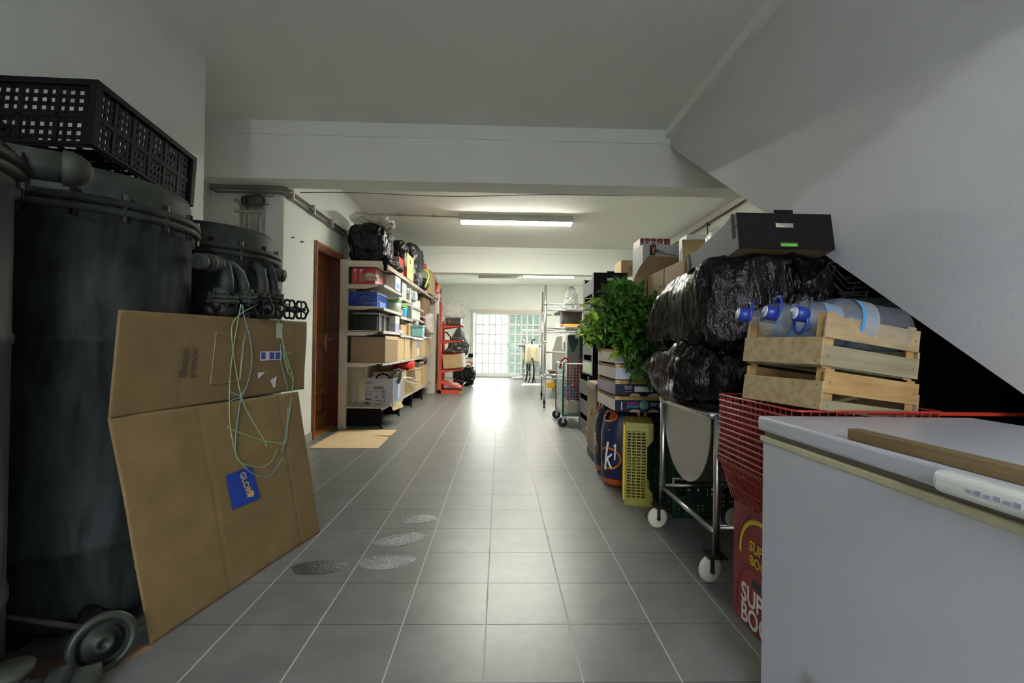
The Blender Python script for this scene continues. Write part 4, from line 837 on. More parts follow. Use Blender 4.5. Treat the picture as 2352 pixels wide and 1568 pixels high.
# ---- gas cylinders
navy = mat('navy_composite', (.013,.018,.062), .35, n=.1, ns=5); org = mat('orange_composite', (.40,.085,.015), .45)
def gas(loc, label, rz=0):
    t = thing('gas_cylinder', label, 'gas cylinder', loc, rz, 'orange and navy gas cylinders'); R_ = .150
    MB().lathe([(0,.012),(R_-.02,.012),(R_-.008,.03),(R_-.002,.065)], 40).build('base_ring', org, t)
    prof = [(R_-.002,.065),(R_,.07),(R_,.20),(R_+.002,.30),(R_,.38),(R_-.008,.44),(R_-.02,.49),(R_-.035,.53),(R_-.05,.555),(R_-.065,.560)]
    a_h = -PI/2-.15; q = MB().lathe(prof, 60); 
    # drop the faces of the hand opening
    keep = []
    for i, f in enumerate(q.f):
        c = sum((Vector(q.v[k]) for k in f), Vector())/len(f); an = math.atan2(c.y,c.x)
        if .485 < c.z < .555 and abs((an-a_h+PI)%(2*PI)-PI) < .50: continue
        keep.append(i)
    q.f = [q.f[i] for i in keep]; q.m = [q.m[i] for i in keep]; q.s = [q.s[i] for i in keep]
    q.build('shell', navy, t, solid=.004)
    MB().lathe([(0,.40),(.09,.40),(.105,.44),(.10,.50),(.085,.545),(.08,.558)], 40).build('inner_collar', org, t)
    P = [((R_-.018-.02*(s_>0)*s_)*math.cos(a_h+.52*math.cos(u)), (R_-.018-.02*s_)*math.sin(a_h+.52*math.cos(u)), .52+.036*s_) for u, s_ in [(2*PI*i/24, math.sin(2*PI*i/24)) for i in range(24)]]
    MB().tube(P, .006, 6, closed=True).build('hand_hole_rim', org, t)
    MB().cyl((0,0,.40),(0,0,.52),.02,n=12).build('valve', brass, t)
    def on(u, z): a = -PI/2+u; return Vector(((R_+.0055-max(0,z-.36)*.12)*math.cos(a), (R_+.0055-max(0,z-.36)*.12)*math.sin(a), z))
    q = MB()
    def ribbon(pts, w_):
        for (u0,z0),(u1,z1) in zip(pts, pts[1:]):
            for k in range(6):
                s0, s1 = k/6, (k+1)/6; A, B = on(u0+(u1-u0)*s0, z0+(z1-z0)*s0), on(u0+(u1-u0)*s1, z0+(z1-z0)*s1); q.bar(A, B, w_, .002, (A.x,A.y,0))
    ribbon([(-.75+.95*math.cos(2*PI*i/20)*.0-.0+(.62*math.cos(2*PI*i/20))+.72, .215+.075*math.sin(2*PI*i/20)) for i in range(21)], .014); q.build('orange_ring', mat('orange_print', (.50,.15,.01), .5), t)
    q = MB(); ribbon([(-.05,.335),(-.15,.24),(-.21,.125)], .016); ribbon([(.17,.25),(-.13,.205)], .013); ribbon([(-.10,.21),(.15,.145)], .013); ribbon([(.26,.305),(.35,.325),(.33,.26),(.315,.21)], .010); q.build('lettering', white_m, t)
    q = MB(); ribbon([(-.10,.42),(.0,.42)], .010); q.build('small_logo', mat('red_orange_logo', (.6,.12,.02), .5), t)
    return t
gas((.935,3.56,0), 'navy gas cylinder with white lettering beside the yellow crate', -.88)
gas((.955,3.90,0), 'navy gas cylinder behind the lettered one next to the paper sack', -1.75)
gas((1.245,3.56,0), 'navy gas cylinder mostly hidden behind the yellow crate', .6)
# ---- yellow crate on end
yl = mat('olive_yellow_plastic', (.25,.225,.03), .45); yb = mat('bright_yellow_plastic', (.62,.42,.02), .4)
t = thing('yellow_crate', 'yellow perforated plastic crate standing on its short end', 'crate', (.955,3.205,0), rz=-.24); X0, X1 = -.088, .09
MB().box(X0-.012,X0,-.145,.145,.03,.525).build('base', yb, t, bevel=.002)
for s_ in (-1,1):
    y_ = s_*.145; a, b_ = (y_-.003,y_+.003); q = MB()
    for i in range(5): x = X0+.012+i*.030; q.box(x-.004,x+.004,a,b_,.045,.485)
    for j in range(23): z = .045+j*.0195; q.box(X0,X0+.130,a,b_,z,z+.0075)
    q.box(X0,X0+.012,a,b_,.0,.54).prism([(X0+.128,0),(X1,0),(X1,.085),(X1-.038,.13),(X1-.038,.385),(X1,.43),(X1,.54),(X0+.128,.54)], 'y', a, b_).box(X0+.012,X0+.128,a,b_,0,.045).box(X0+.012,X0+.128,a,b_,.485,.54)
    q.build('long_side', yl, t)
MB().box(X0,X1,-.14,.14,.53,.54).box(X0,X1,-.15,.15,.505,.512).build('end_panel', yl, t); MB().box(X0,X1,-.14,.14,.0,.01).build('end_panel', yl, t)
# ---- green crates behind
gr_m = mat('dark_green_plastic', (.006,.045,.022), .5)
for z_, lb in ((0,'dark green lattice crate on the floor behind the steel trough, lower one'),(.255,'dark green lattice crate stacked on the other behind the steel trough')):
    slat_crate('plastic_crate', lb, 'crate', gr_m, (1.27,3.10,z_), .38, .50, .25, nx=12, ny=16, nz=8, b=.008, group='dark green lattice crates')
# ---- paper sack
def ws(p): return (p.x+.02*math.sin(p.z*14), p.y, p.z)
t = thing('paper_sack', 'tall kraft paper sack with a black base leaning by the gas cylinders', 'sack', (.945,4.38,0))
bagmesh(.085,.22,.355,.2,.014,9,nu=72,nv=50,warp=ws,fold=3).build('body', mat('kraft_paper', (.27,.195,.115), .7, n=.12, ns=6, bump=.3, bs=14), t)
bagmesh(.089,.224,.045,.3,.004,2,nu=48,nv=16).build('base', ink, t)
MB().tube([(-.088,-.08,.45),(-.092,-.05,.40),(-.088,-.02,.46)], .003, 6).build('printed_scrawl', ink, t)
# ---- laurel
def leafmesh(n, seed, fpos, size=.085):
    rnd = random.Random(seed); q = MB()
    for i in range(n):
        p, d = fpos(rnd); d = d.normalized(); s_ = size*rnd.uniform(.7,1.25); side = d.cross(Vector((rnd.uniform(-.6,.6),rnd.uniform(-.6,.6),1))).normalized(); up = side.cross(d); w_ = s_*.19
        k = [(0,0,0),(.3,1,.1),(.65,.9,.12),(1,0,-.05)]; mid = [p+d*s_*a+up*s_*c for a,_,c in k]; L_ = [mid[j]+side*w_*k[j][1]+up*s_*.05 for j in (1,2)]; R__ = [mid[j]-side*w_*k[j][1]+up*s_*.05 for j in (1,2)]
        vs = [mid[0],L_[0],L_[1],mid[3],R__[1],R__[0],mid[1],mid[2]]; q.add(vs, [(0,1,6),(1,2,7,6),(2,3,7),(0,6,5),(6,7,4,5),(7,3,4)], 0, False)
    return q
lv = mat('laurel_leaf', (.065,.185,.022), .32, n=.6, ns=9, spec=.6); lvb = mat('young_laurel_leaf', (.30,.48,.05), .4, n=.3, ns=9)
t = thing('laurel_branches', 'big bunch of green leafy laurel branches lying on the stacked fruit crates', 'plant', (1.02,3.45,1.03))
sprigs = []; rnd = random.Random(11)
ctr = Vector((0,0,.10))
tips = []
for px_, py_, Y in [(1345,745,3.35),(1340,775,3.25),(1352,712,3.45),(1365,690,3.45),(1385,670,3.5),(1405,665,3.5),(1425,655,3.45),(1442,660,3.5),(1465,670,3.4),(1490,690,3.3),(1520,680,3.25),(1548,668,3.2),(1535,690,3.1),(1505,720,3.2),(1480,700,3.3),(1455,700,3.2),(1430,700,3.2),(1405,705,3.2),(1380,715,3.25),(1365,735,3.2),(1390,740,3.1),(1415,735,3.1),(1440,730,3.1),(1465,735,3.1),(1490,745,3.1),(1500,775,3.1),(1505,805,3.12),(1495,840,3.15),(1488,862,3.18),(1475,835,3.15),(1462,862,3.17),(1450,840,3.18),(1455,800,3.12),(1475,790,3.1),(1430,775,3.1),(1410,765,3.12),(1432,800,3.15),(1356,768,3.2),(1375,780,3.2),(1348,760,3.3),(1420,815,3.2),(1470,760,3.05),(1440,760,3.05),(1400,680,3.35),(1450,680,3.4),(1475,715,3.5),(1510,740,3.3),(1500,825,3.25),(1480,810,3.2),(1373,705,3.6),(1330+22,735,3.6)]:
    tips.append((at(px_,py_,Y)-Vector((1.02,3.45,1.03)), px_ < 1372 or 1415 < px_ < 1425))
q = MB()
for tp, br in tips:
    a = Vector((rnd.uniform(-.06,.06),rnd.uniform(-.05,.15),.06)); m_ = a.lerp(tp,.55)+Vector((0,0,.06)); P = [a.lerp(m_,s_).lerp(m_.lerp(tp,s_),s_) for s_ in [i/6 for i in range(7)]]; q.tube(P, [.005-.0005*i for i in range(7)], 5); sprigs.append((P, br))
q.build('stems', mat('green_brown_stem', (.10,.10,.03), .6), t)
def fp(kind):
    S = [s for s in sprigs if s[1]==kind]
    def f(r):
        P, _ = r.choice(S); k = r.uniform(2.2,6); i = min(int(k),5); p = P[i].lerp(P[i+1],k-i); d = (P[i+1]-P[i]).normalized()+Vector((r.uniform(-1,1),r.uniform(-1,1),r.uniform(-.9,.7)))*.9; return p+Vector((r.uniform(-.02,.02),r.uniform(-.02,.02),r.uniform(-.02,.02))), d
    return f
leafmesh(1500, 3, fp(False), .098).build('leaves', lv, t); leafmesh(300, 5, fp(True), .09).build('young_leaves', lvb, t)
tag(bagmesh(.13,.16,.06,.7,.03,2,nu=40,nv=24).build('clear_wrap', clear_pl, loc=(.93,3.42,1.035)), 'clear plastic wrap round the laurel stems above the top crate', 'wrap')
# ---- under the stairs
dkm = mat('understair_dark', (.006,.006,.006), .7, spec=.15)
tag(MB().box(1.66,2.9,2.62,2.9,1.14,1.70).box(1.66,2.35,2.0,2.9,0,1.12).box(1.64,2.37,1.98,2.92,1.12,1.14).build('understair_dark_block', dkm), 'black block added under the stairs to stand for the darkness there', 'cabinet')  # near-black blocks carry the rack and stand in for the darkness behind it
t = thing('dish_rack', 'grey green wire rack glimpsed between the bin bag and the stair edge', 'rack', (1.86,2.35,1.145)); wr = mat('green_grey_wire', (.40,.46,.36), .5)
def rp(x,y,Y=2.3): return at(x,y,Y)-Vector((1.86,2.35,1.145))
q = MB()
for P in ([(1886,598),(1893,610),(1884,632)],[(1905,600),(1895,635)],[(1905,603),(1950,650),(1975,650)],[(1903,615),(1945,662),(1990,660)],[(1900,632),(1943,678),(1942,688),(1932,680)],[(1918,610),(1915,628)],[(1940,640),(1955,638)],[(1925,672),(1995,670)],[(1966,655),(1955,675)],[(1930,676),(1975,675)]): q.tube([rp(x,y) for x,y in P], .0035, 5)
for P in ([(1898,635),(1940,680),(1990,678)],[(1905,603),(1940,600),(1990,650)]): q.tube([rp(x,y,2.5) for x,y in P], .0035, 5)
q.cyl(rp(1898,635),rp(1898,635,2.5),.0035,n=5).cyl(rp(1940,680,2.5),rp(1940,680),.0035,n=5).cyl(rp(1905,603),rp(1905,603,2.5),.0035,n=5).cyl(rp(1940,680), (rp(1940,680).x, rp(1940,680).y, 0), .004, n=5).cyl(rp(1990,670,2.5), (rp(1990,670,2.5).x, rp(1990,670,2.5).y, 0), .004, n=5)
q.build('wires', wr, t)
bx = mat('grey_teal_box', (.22,.26,.25), .6)
a = at(1942,683,2.25); b_ = at(2092,722,2.25)
t = thing('appliance_box', 'grey box with teal lettering tucked under the slope of the stairs', 'box', (a.x+.17,2.40,1.145)); w_ = b_.x-a.x
MB().box(-.17,w_-.17,-.15,.15,0,a.z-1.145).build('body', bx, t, bevel=.003); txt('lettering', 'dipl', .055, mat('teal_ink', (.15,.55,.52), .5), t, (.135,-.1512,.075), 'front'); txt('lettering', 'o', .055, mat('red_ink', (.6,.06,.08), .5), t, (.180,-.1512,.075), 'front', bold=.02); txt('lettering', 'm', .055, MATS['teal_ink'], t, (.215,-.1512,.075), 'front')
# ================================================================ SHELVING ON THE LEFT
SX, SY = -1.94, 5.72
BAY = [5.75, 6.75, 7.70, 8.75, 9.80]
LV = [[.26,.80,1.195,1.475,1.76],[.26,.80,1.17,1.43,1.71],[.26,.80,1.15,1.46,1.66],[.26,.82,1.18,1.55]]
t = thing('shelving_unit', 'long cream metal shelving unit along the left wall, crammed with things', 'shelves', (SX,SY,0))
for i, y in enumerate(BAY):
    MB().box(.0,.09 if i==0 else .05,y-SY-.03,y-SY+.03,0,2.05).build('upright', cream, t, bevel=.004)
for i in range(4):
    ya, ye = BAY[i]-SY+.032, BAY[i+1]-SY-.032
    MB().box(.0,.015,ya,ye,.12,2.0).build('back_panel', mat('cream_back_panel', (.45,.41,.32), .35), t)
    for z in LV[i]:
        q = MB().box(.02,.52,ya-.02,ye+.02,z-.012,z).box(.51,.525,ya-.02,ye+.02,z-.035,z); q.build('shelf', cream, t)
        MB().box(.5255,.528,ya+.02,ye-.02,z-.030,z-.006).build('price_rail', mat('price_rail_plastic', (.55,.53,.50), .15, coat=.5), t)
    q = MB().box(.02,.56,ya-.02,ye+.02,1.985,2.0).box(.55,.565,ya-.02,ye+.02,1.955,2.0); q.build('top_shelf', cream, t)
    MB().box(.5655,.570,ya,ye,1.965,1.99).build('price_rail', mat('red_price_rail', (.55,.30,.26), .15, coat=.5), t)
    MB().prism([(.04,.03),(.50,.03),(.53,.245),(.04,.245)], 'y', ya-.015, ya+.0).build('base_bracket', black_pl, t)
    MB().cyl((.50,ya+.03,.0),(.50,ya+.03,.035),.018,.010,n=10).cyl((.50,ya+.03,.035),(.52,ya+.03,.245),.008,n=8).build('foot', iron, t)
MB().box(.02,.50,.018,.03,1.965,2.04).build('end_bracket', cream, t)
for z in (1.70,1.445,1.13,.75): MB().prism([(.05,z),(.30,z),(.45,z+.03),(.45,z+.045),(.05,z+.045)], 'y', .02, .028).build('shelf_bracket', cream, t)
SH = 'things crammed on the shelving unit'
def sb(name, label, px0, px1, pyt, Y, dep, z0, m, cat='box', **k):
    a, b_ = at(px0,pyt,Y), at(px1,pyt,Y); return carton(name, label, a.x, b_.x, Y, Y+dep, z0+.001, a.z, m, cat, **k)
white_c = mat('white_card', (.62,.62,.58), .5); lilac_c = mat('lilac_card', (.36,.38,.52), .5)
# -- bottom shelf
t = sb('appliance_carton', 'grey printed appliance carton on the bottom shelf end, stuffed with hoses', 838, 903, 869, 5.84, .62, .26, mat('grey_white_card', (.33,.305,.30), .6), flap=.3, openf=())
hw = (at(903,869,5.84).x-at(838,869,5.84).x)/2; dp = .31
decal('oval_logo', 'front', (-.125,-dp-.001,.295), .09, .028, mat('dark_print', (.06,.06,.09), .5), t, 1)
txt('lettering', 'SAMSUNG', .016, white_m, t, (-.125,-dp-.0022,.295), 'front')
MB().box(-.06,.06,-dp-.002,-dp-.0005,.215,.25).build('hand_hole', mat('print_grey', (.13,.12,.11), .6), t)
for (x, z, w_, h_) in ((.06,.185,.04,.04),(.06,.125,.04,.04),(.07,.065,.03,.03),(-.13,.09,.07,.02),(-.14,.04,.06,.035),(.0,.07,.07,.012),(-.03,.12,.02,.02),(.0,.03,.09,.01),(-.13,.15,.09,.006),(0,.16,.06,.005),(-.06,.19,.2,.004)):
    decal('printed_mark', 'front', (x,-dp-.001,z), w_, h_, mat('dark_print', (0,0,0)) if x < .05 else mat('blue_grey_print', (.12,.16,.30), .5), t)
for (y, w_, c) in ((-.17,.20,'slate'),(.03,.10,'pale')):
    decal('side_print', 'right', (hw+.001,y,.19), 0, 0, MATS['dark_print'], t) if 0 else MB().box(hw+.0002,hw+.0016,y-w_/2,y+w_/2,.06,.33).build('side_print', mat('slate_print', (.13,.17,.26), .4) if c=='slate' else mat('pale_blue_side', (.45,.52,.66), .4), t)
tag(MB().tube([at(x,y,6.1) for x,y in ((895,878),(900,862),(907,852),(917,848),(921,853),(919,866),(914,880))], .020, 12).build('grey_hose', mat('grey_hose', (.10,.11,.11), .5)), 'thick grey hose curving up out of the printed carton on the bottom shelf', 'hose')
tag(MB().tube([(lambda p: p)(atx(x,y,-1.36)) for x,y in ((922,870),(932,866),(945,868),(957,875),(961,881),(955,882),(944,879),(930,874))], .010, 10).build('white_tube', mat('white_tube', (.5,.52,.48), .4)), 'bent white plastic tube jutting from the printed carton over the floor', 'tube')
tag(MB().tube([at(x,y,5.95) for x,y in ((862,872),(868,862),(880,858),(892,862),(897,872))], .012, 8).build('black_cable_coil', black_pl), 'black cable coil on top of the printed carton', 'cable')
tag(MB().add([atx(896,925,-1.33)-Vector((0,.0,0)), atx(921,921,-1.30), atx(927,934,-1.28), atx(903,943,-1.31)], [(0,1,2,3)]).build('loose_card', kraft_l, solid=.004), 'loose piece of card sticking out below the printed carton', 'cardboard')
tag(bagmesh(.03,.10,.14,.5,.012,4,nu=36,nv=20).build('clear_bag', clear_pl, loc=(-1.80,5.92,.262)), 'clear plastic film bunched left of the printed carton on the bottom shelf', 'film')
def side_box(name, label, Y0, Y1, z0, z1, m, X1=-1.44, dep=.42, **k): return carton(name, label, X1-dep, X1, Y0, Y1, z0+.001, z1, m, **k)
side_box('card_box', 'narrow brown carton just behind the printed carton on the bottom shelf', 6.95, 7.30, .26, .62, kraft, tape='x')
side_box('card_box', 'brown carton under the red bag on the bottom shelf, flaps open', 7.36, 8.05, .26, .62, kraft_l, flap=.25, openf=(1,2))
side_box('card_box', 'brown carton with faint writing, left of the film wrapped one on the bottom shelf', 8.12, 8.72, .26, .64, kraft_l, tape='x')
side_box('card_box', 'brown carton wrapped in clear film at the far end of the bottom shelf', 8.85, 9.45, .26, .62, kraft)
tied_bag('red_bag', 'crumpled bright red plastic bag squeezed under the second shelf', (-1.56,7.75,.625), .16, .28, .075, mat('red_bag_film', (.50,.015,.02), .35, bump=.5, bs=20), .02, 6, cat='bag')
tied_bag('bin_bag', 'small black bin bag lying at the far end above the bottom cartons', (-1.55,8.95,.645), .14, .30, .075, bag_m, .03, 7)
t = slat_crate('small_crate', 'small grey and yellow plastic crate beyond the red bag', 'crate', mat('grey_crate_plastic', (.16,.17,.15), .5), (-1.50,8.42,.645), .2, .40, .07, nx=6, ny=10, nz=3, b=.008)
MB().box(.11,.12,-.2,.2,.055,.072).build('yellow_edge', yb, t)
# -- second shelf: cartons
t = sb('card_box', 'wide dark brown carton at the near end of the second shelf', 806, 885, 773, 5.80, .72, .80, mat('brown_carton_face', (.30,.195,.11), .8, n=.1, ns=8), rot=None)
MB().box(-.10,.04,-.3615,-.3602,.005,.05).build('old_tape', mat('brown_tape', (.30,.20,.14), .25), t); MB().box(.2105,.213,-.36,.36,.285,.333).build('side_flap', kraft_l, t)
side_box('card_box', 'pale ribbed carton, next after the wide dark brown one', 6.57, 7.12, .80, 1.13, kraft_l)
side_box('card_box', 'plain pale carton, third from the near end of the second shelf', 7.16, 7.66, .80, 1.13, kraft_l)
side_box('card_box', 'smooth pale carton before the blue taped one on the second shelf', 7.72, 8.22, .80, 1.12, kraft_l)
t = side_box('card_box', 'carton with bright blue tape and a white label on the second shelf', 8.25, 8.68, .80, 1.12, kraft)
MB().box(.2105,.212,-.2,-.05,.17,.28).build('blue_tape', mat('bright_blue_tape', (.02,.20,.65), .4), t); MB().box(.2105,.212,-.2,-.07,.03,.16).build('label', white_m, t)
side_box('card_box', 'tall pale carton near the far end of the second shelf', 8.80, 9.20, .82, 1.13, kraft_l)
side_box('card_box', 'last pale carton on the second shelf, next to the red rack', 9.25, 9.70, .82, 1.12, kraft)
# -- third shelf
t = sb('storage_bin', 'black plastic storage bin with a grey lid at the near end of the third shelf', 813, 866, 724, 5.86, .56, 1.195, mat('dull_black_bin', (.02,.02,.022), .5), cat='bin')
MB().box(-.155,.165,-.285,.285,.198,.222).build('lid', mat('grey_lid', (.22,.23,.22), .4), t)
for y_ in (-.16,.08): MB().box(.144,.152,y_-.06,y_+.06,.0,.20).build('side_rib', mat('grey_rib', (.13,.14,.14), .4), t)
side_box('card_box', 'white lidded box on the third shelf standing on a lilac one', 6.46, 6.72, 1.31, 1.42, white_c, X1=-1.43, dep=.3); side_box('card_box', 'lilac and blue box beneath the white lidded box', 6.46, 6.72, 1.195, 1.309, lilac_c, X1=-1.43, dep=.3)
side_box('card_box', 'grey box between the black bin and the white lidded box', 6.43, 6.455, 1.195, 1.42, mat('mid_grey_card', (.22,.21,.20), .6), X1=-1.50, dep=.3)
side_box('card_box', 'open brown carton with a film bag on top, third shelf', 6.85, 7.28, 1.17, 1.32, kraft, flap=1.3, openf=(3,))
side_box('paper_bag', 'folded brown paper bag beside the pale blue basket', 7.36, 7.66, 1.17, 1.36, kraft, X1=-1.42, dep=.25, cat='bag')
tag(bagmesh(.17,.30,.05,.6,.02,5,nu=40,nv=20).build('clear_bag', clear_pl, loc=(-1.62,7.02,1.34)), 'clear film bag lying on the open brown carton on the third shelf', 'bag')
tag(bagmesh(.05,.12,.03,.6,.015,8,nu=30,nv=16).build('white_packet', mat('white_packet', (.6,.6,.58), .4), loc=(-1.46,6.81,1.185-.012)), 'small crumpled white packet at the front of the third shelf', 'packet')
bl_ = mat('pale_blue_plastic', (.22,.48,.52), .4)
t = thing('plastic_basket', 'pale blue perforated basket hanging over the front of the third shelf', 'basket', (-1.32,7.62,1.155))
for s_ in (-1,1):
    q = MB(); q2 = MB()
    for i in range(6): x = -.085+i*.034; q.bar((x*.85,s_*.10,0),(x,s_*.115,.17),.012,.004,(0,1,0))
    for i in range(8): y = -.11+i*.0315; q2.bar((s_*.075,y*.88,0),(s_*.088,y,.17),.012,.004,(1,0,0))
    for j in range(7): z = .012+j*.025; k = j/6; q.bar((-.075-.012*k,s_*(.10+.015*k),z),(.075+.012*k,s_*(.10+.015*k),z),.014,.004,(0,1,0)); q2.bar((s_*(.075+.012*k),-.10-.015*k,z),(s_*(.075+.012*k),.10+.015*k,z),.014,.004,(1,0,0))
    q.build('side_panel', bl_, t); q2.build('side_panel', bl_, t)
MB().box(-.075,.075,-.10,.10,0,.006).build('base', bl_, t); MB().box(-.10,.10,-.13,-.112,.165,.182).box(-.10,.10,.112,.13,.165,.182).box(-.10,-.085,-.112,.112,.165,.182).box(.085,.10,-.112,.112,.165,.182).build('rim', bl_, t)
MB().box(-.16,-.10,-.05,.05,.02,.03).build('hook', bl_, t)
tied_bag('yellow_bag', 'shiny yellow bag sagging beyond the pale blue basket', (-1.52,8.15,1.155), .12, .22, .085, mat('yellow_film', (.55,.42,.02), .3, bump=.5, bs=20), .03, 3, cat='bag')
tied_bag('dark_bag', 'dark blue and white bag lying above the yellow one', (-1.55,8.20,1.33), .13, .24, .055, mat('navy_white_film', (.35,.36,.42), .3, n=1, ns=7, col2=(.012,.016,.05), sharp=True, bump=.5, bs=20), .03, 12, cat='bag')
side_box('card_box', 'brown carton at the far end of the third shelf, left one', 8.82, 9.22, 1.18, 1.37, kraft); side_box('card_box', 'brown carton at the far end of the third shelf, right one', 9.26, 9.7, 1.18, 1.37, kraft_l)
# -- fourth shelf
bc = mat('bright_blue_crate', (.018,.065,.42), .35)
t = slat_crate('blue_crate', 'bright blue plastic crate holding white things at the near end of a shelf', 'crate', bc, ((at(806,700,5.80).x+at(863,700,5.80).x)/2,6.06,1.4765), .31, .50, .19, nx=12, ny=16, nz=5, b=.010)
MB().box(-.155,.155,-.2545,-.2515,.11,.19).build('front_band', bc, t) if 0 else MB().box(-.155,-.085,-.258,-.252,.10,.19).box(.085,.155,-.258,-.252,.10,.19).box(-.085,.085,-.258,-.252,.165,.19).build('front_band', bc, t)
MB().box(.153,.160,-.10,.20,.02,.09).build('side_label', mat('pale_blue_label', (.10,.20,.55), .5), t)
tag(bagmesh(.10,.16,.07,.6,.03,5,nu=36,nv=20).build('white_bag', white_pl, loc=(-1.68,6.02,1.49)), 'white plastic bag lying in the bright blue crate', 'bag')
tag(bagmesh(.07,.10,.05,.6,.02,3,nu=30,nv=16).build('dark_packet', mat('maroon_spotted', (.10,.03,.03), .4, n=.6, ns=30), loc=(-1.72,5.95,1.635)), 'dark speckled packet on top of the white bag in the blue crate', 'packet')
gl = mat('green_lid', (.05,.42,.04), .35); tub = mat('milky_tub', (.50,.55,.47), .35, alpha=.75)
for (x, y, z, lb) in ((-1.50,6.66,1.476,'milky bucket with a green lid under the white tray'),(-1.49,7.10,1.431,'milky tub with a green lid and a bright blue label')):
    t = thing('lidded_tub', lb, 'tub', (x,y,z)); s_ = .105 if y < 7 else .095
    MB().lathe([(0,0),(s_*.82,0),(s_*.85,.01),(s_,.15),(s_*.9,.152)], 28).build('body', tub, t); MB().lathe([(s_+.004,.145),(s_+.006,.168),(s_*.9,.172),(0,.170)], 28).build('lid', gl, t)
    if y > 7: MB().lathe([(s_*.90,.02),(s_+.0015,.13)], 14, a0=-1.25, a1=-.1).build('label', mat('cyan_label', (.02,.38,.65), .4), t)
side_box('white_tray', 'white tray with a pale wooden end, resting on the green lidded bucket', 6.55, 6.74, 1.650, 1.690, white_c, X1=-1.40, dep=.25, cat='tray')
tied_bag('clear_bag', 'small clear bag with something red in it on the fourth shelf', (-1.48,6.89,1.431), .06, .08, .06, mat('red_white_film', (.55,.55,.52), .3, n=1, ns=12, col2=(.5,.03,.03), sharp=True), .012, 5, cat='bag')
side_box('speckled_box', 'tall speckled dark box on the third shelf before the white strip', 7.50-.0+.36, 8.30-.0, 1.41, 1.455, mat('speckled_dark', (.05,.06,.06), .7, n=.6, ns=70), X1=-1.46, dep=.3) if 0 else None
side_box('speckled_box', 'speckled dark grey box on the fourth shelf', 7.36, 7.64, 1.431, 1.62, mat('speckled_dark', (.06,.07,.07), .7, n=.7, ns=70), X1=-1.44, dep=.3)
side_box('white_board', 'upright white board beside the speckled dark box', 7.645, 7.67, 1.431, 1.65, white_c, X1=-1.42, dep=.3, cat='board')
side_box('clutter_box', 'dark box with clear film on the fourth shelf', 6.80, 6.82, 1.431, 1.5, black_pl, X1=-1.5, dep=.3)
side_box('card_box', 'pale grey box on the fourth shelf beyond the white board', 7.80, 8.15, 1.461, 1.62, white_c, dep=.3); side_box('card_box', 'second pale grey box, right of the first on the fourth shelf', 8.18, 8.5, 1.461, 1.62, white_c, dep=.3)
side_box('card_box', 'brown carton filling the far end of the fourth shelf', 8.85, 9.65, 1.551, 1.93, kraft_d)
tied_bag('pink_bag', 'pale pink translucent bag hanging at the far end of the shelves', (-1.38,9.20,1.23), .07, .3, .20, mat('pinkish_film', (.60,.50,.46), .3, alpha=.85, bump=.5, bs=18), .03, 4, cat='bag')
# -- fifth shelf
t = sb('beer_carton', 'red beer carton with a white circle at the near end of the top row', 808, 862, 614, 5.80, .40, 1.76, mat('bright_beer_red', (.42,.03,.035), .45), group=None)
hw = (at(862,614,5.8).x-at(808,614,5.8).x)/2
MB().lathe([(0,-.0008),(.098,-.0008),(.098,.0008),(0,.0008)], 36, a0=0, a1=PI, M=Matrix.Translation((.075,-.2012,.045)) @ Matrix.Rotation(PI/2,4,'X')).build('white_disc', mat('cream_print', (.60,.55,.45), .5), t)
txt('lettering', 'SUPER', .055, mat('brick_ink', (.30,.02,.02), .5), t, (.075,-.2025,.075), 'front', bold=.02); txt('lettering', 'BOCK', .045, MATS['brick_ink'], t, (.08,-.2025,.035), 'front', bold=.02)
for x_ in (-.10,-.03): MB().box(x_-.02,x_+.02,-.2012,-.2002,.03,.18).build('bottle_print', mat('faded_red_print', (.50,.12,.11), .5), t); decal('cap_print', 'front', (x_,-.2015,.17), .028,.028, white_m, t, 1)
MB().box(hw+.0003,hw+.0018,-.19,.19,.01,.2).build('side_print', mat('pink_side_print', (.55,.25,.22), .4, n=.5, ns=12), t)
side_box('card_box', 'grey brown carton behind the beer carton in the top row', 6.225, 6.28, 1.76, 1.96, mat('taupe_card', (.26,.20,.17), .7), X1=-1.50, dep=.3)
t = side_box('card_box', 'white carton with a blue label in the top row', 6.30, 6.62, 1.76, 1.955, white_c, X1=-1.40, dep=.35); MB().box(.1752,.1768,-.1,.08,.03,.09).build('label', mat('pale_blue_label', (0,0,0)), t)
t = side_box('drawer_box', 'translucent two drawer box in the top row', 6.82, 7.12, 1.71, 1.94, mat('translucent_drawer', (.42,.48,.50), .3, alpha=.8), X1=-1.42, dep=.3); MB().box(.150,.153,-.15,.15,.11,.118).box(.150,.153,.135,.15,0,.23).build('white_frame', white_pl, t)
tied_bag('silver_bag', 'crumpled silvery dark bag in the top row after the drawers', (-1.48,7.28,1.711), .08, .12, .10, mat('silver_film', (.35,.34,.36), .2, metal=.4, n=1, ns=9, col2=(.03,.03,.03), bump=.6, bs=20), .03, 15, cat='bag')
side_box('card_box', 'slim upright cream box in the top row', 7.45, 7.52, 1.71, 1.92, mat('cream_card', (.55,.50,.36), .6), X1=-1.42, dep=.3)
tied_bag('blue_bag', 'pale blue grey bag bulging from the top row', (-1.46,7.60,1.711), .12, .07, .09, mat('blue_grey_film', (.33,.40,.47), .3, bump=.4, bs=18), .02, 17, cat='bag')
side_box('card_box', 'light grey box, left of a pair in the third bay top row', 7.80, 8.15, 1.661, 1.80, white_c, dep=.3); side_box('card_box', 'light grey box, right of a pair in the third bay top row', 8.18, 8.5, 1.661, 1.80, white_c, dep=.3)
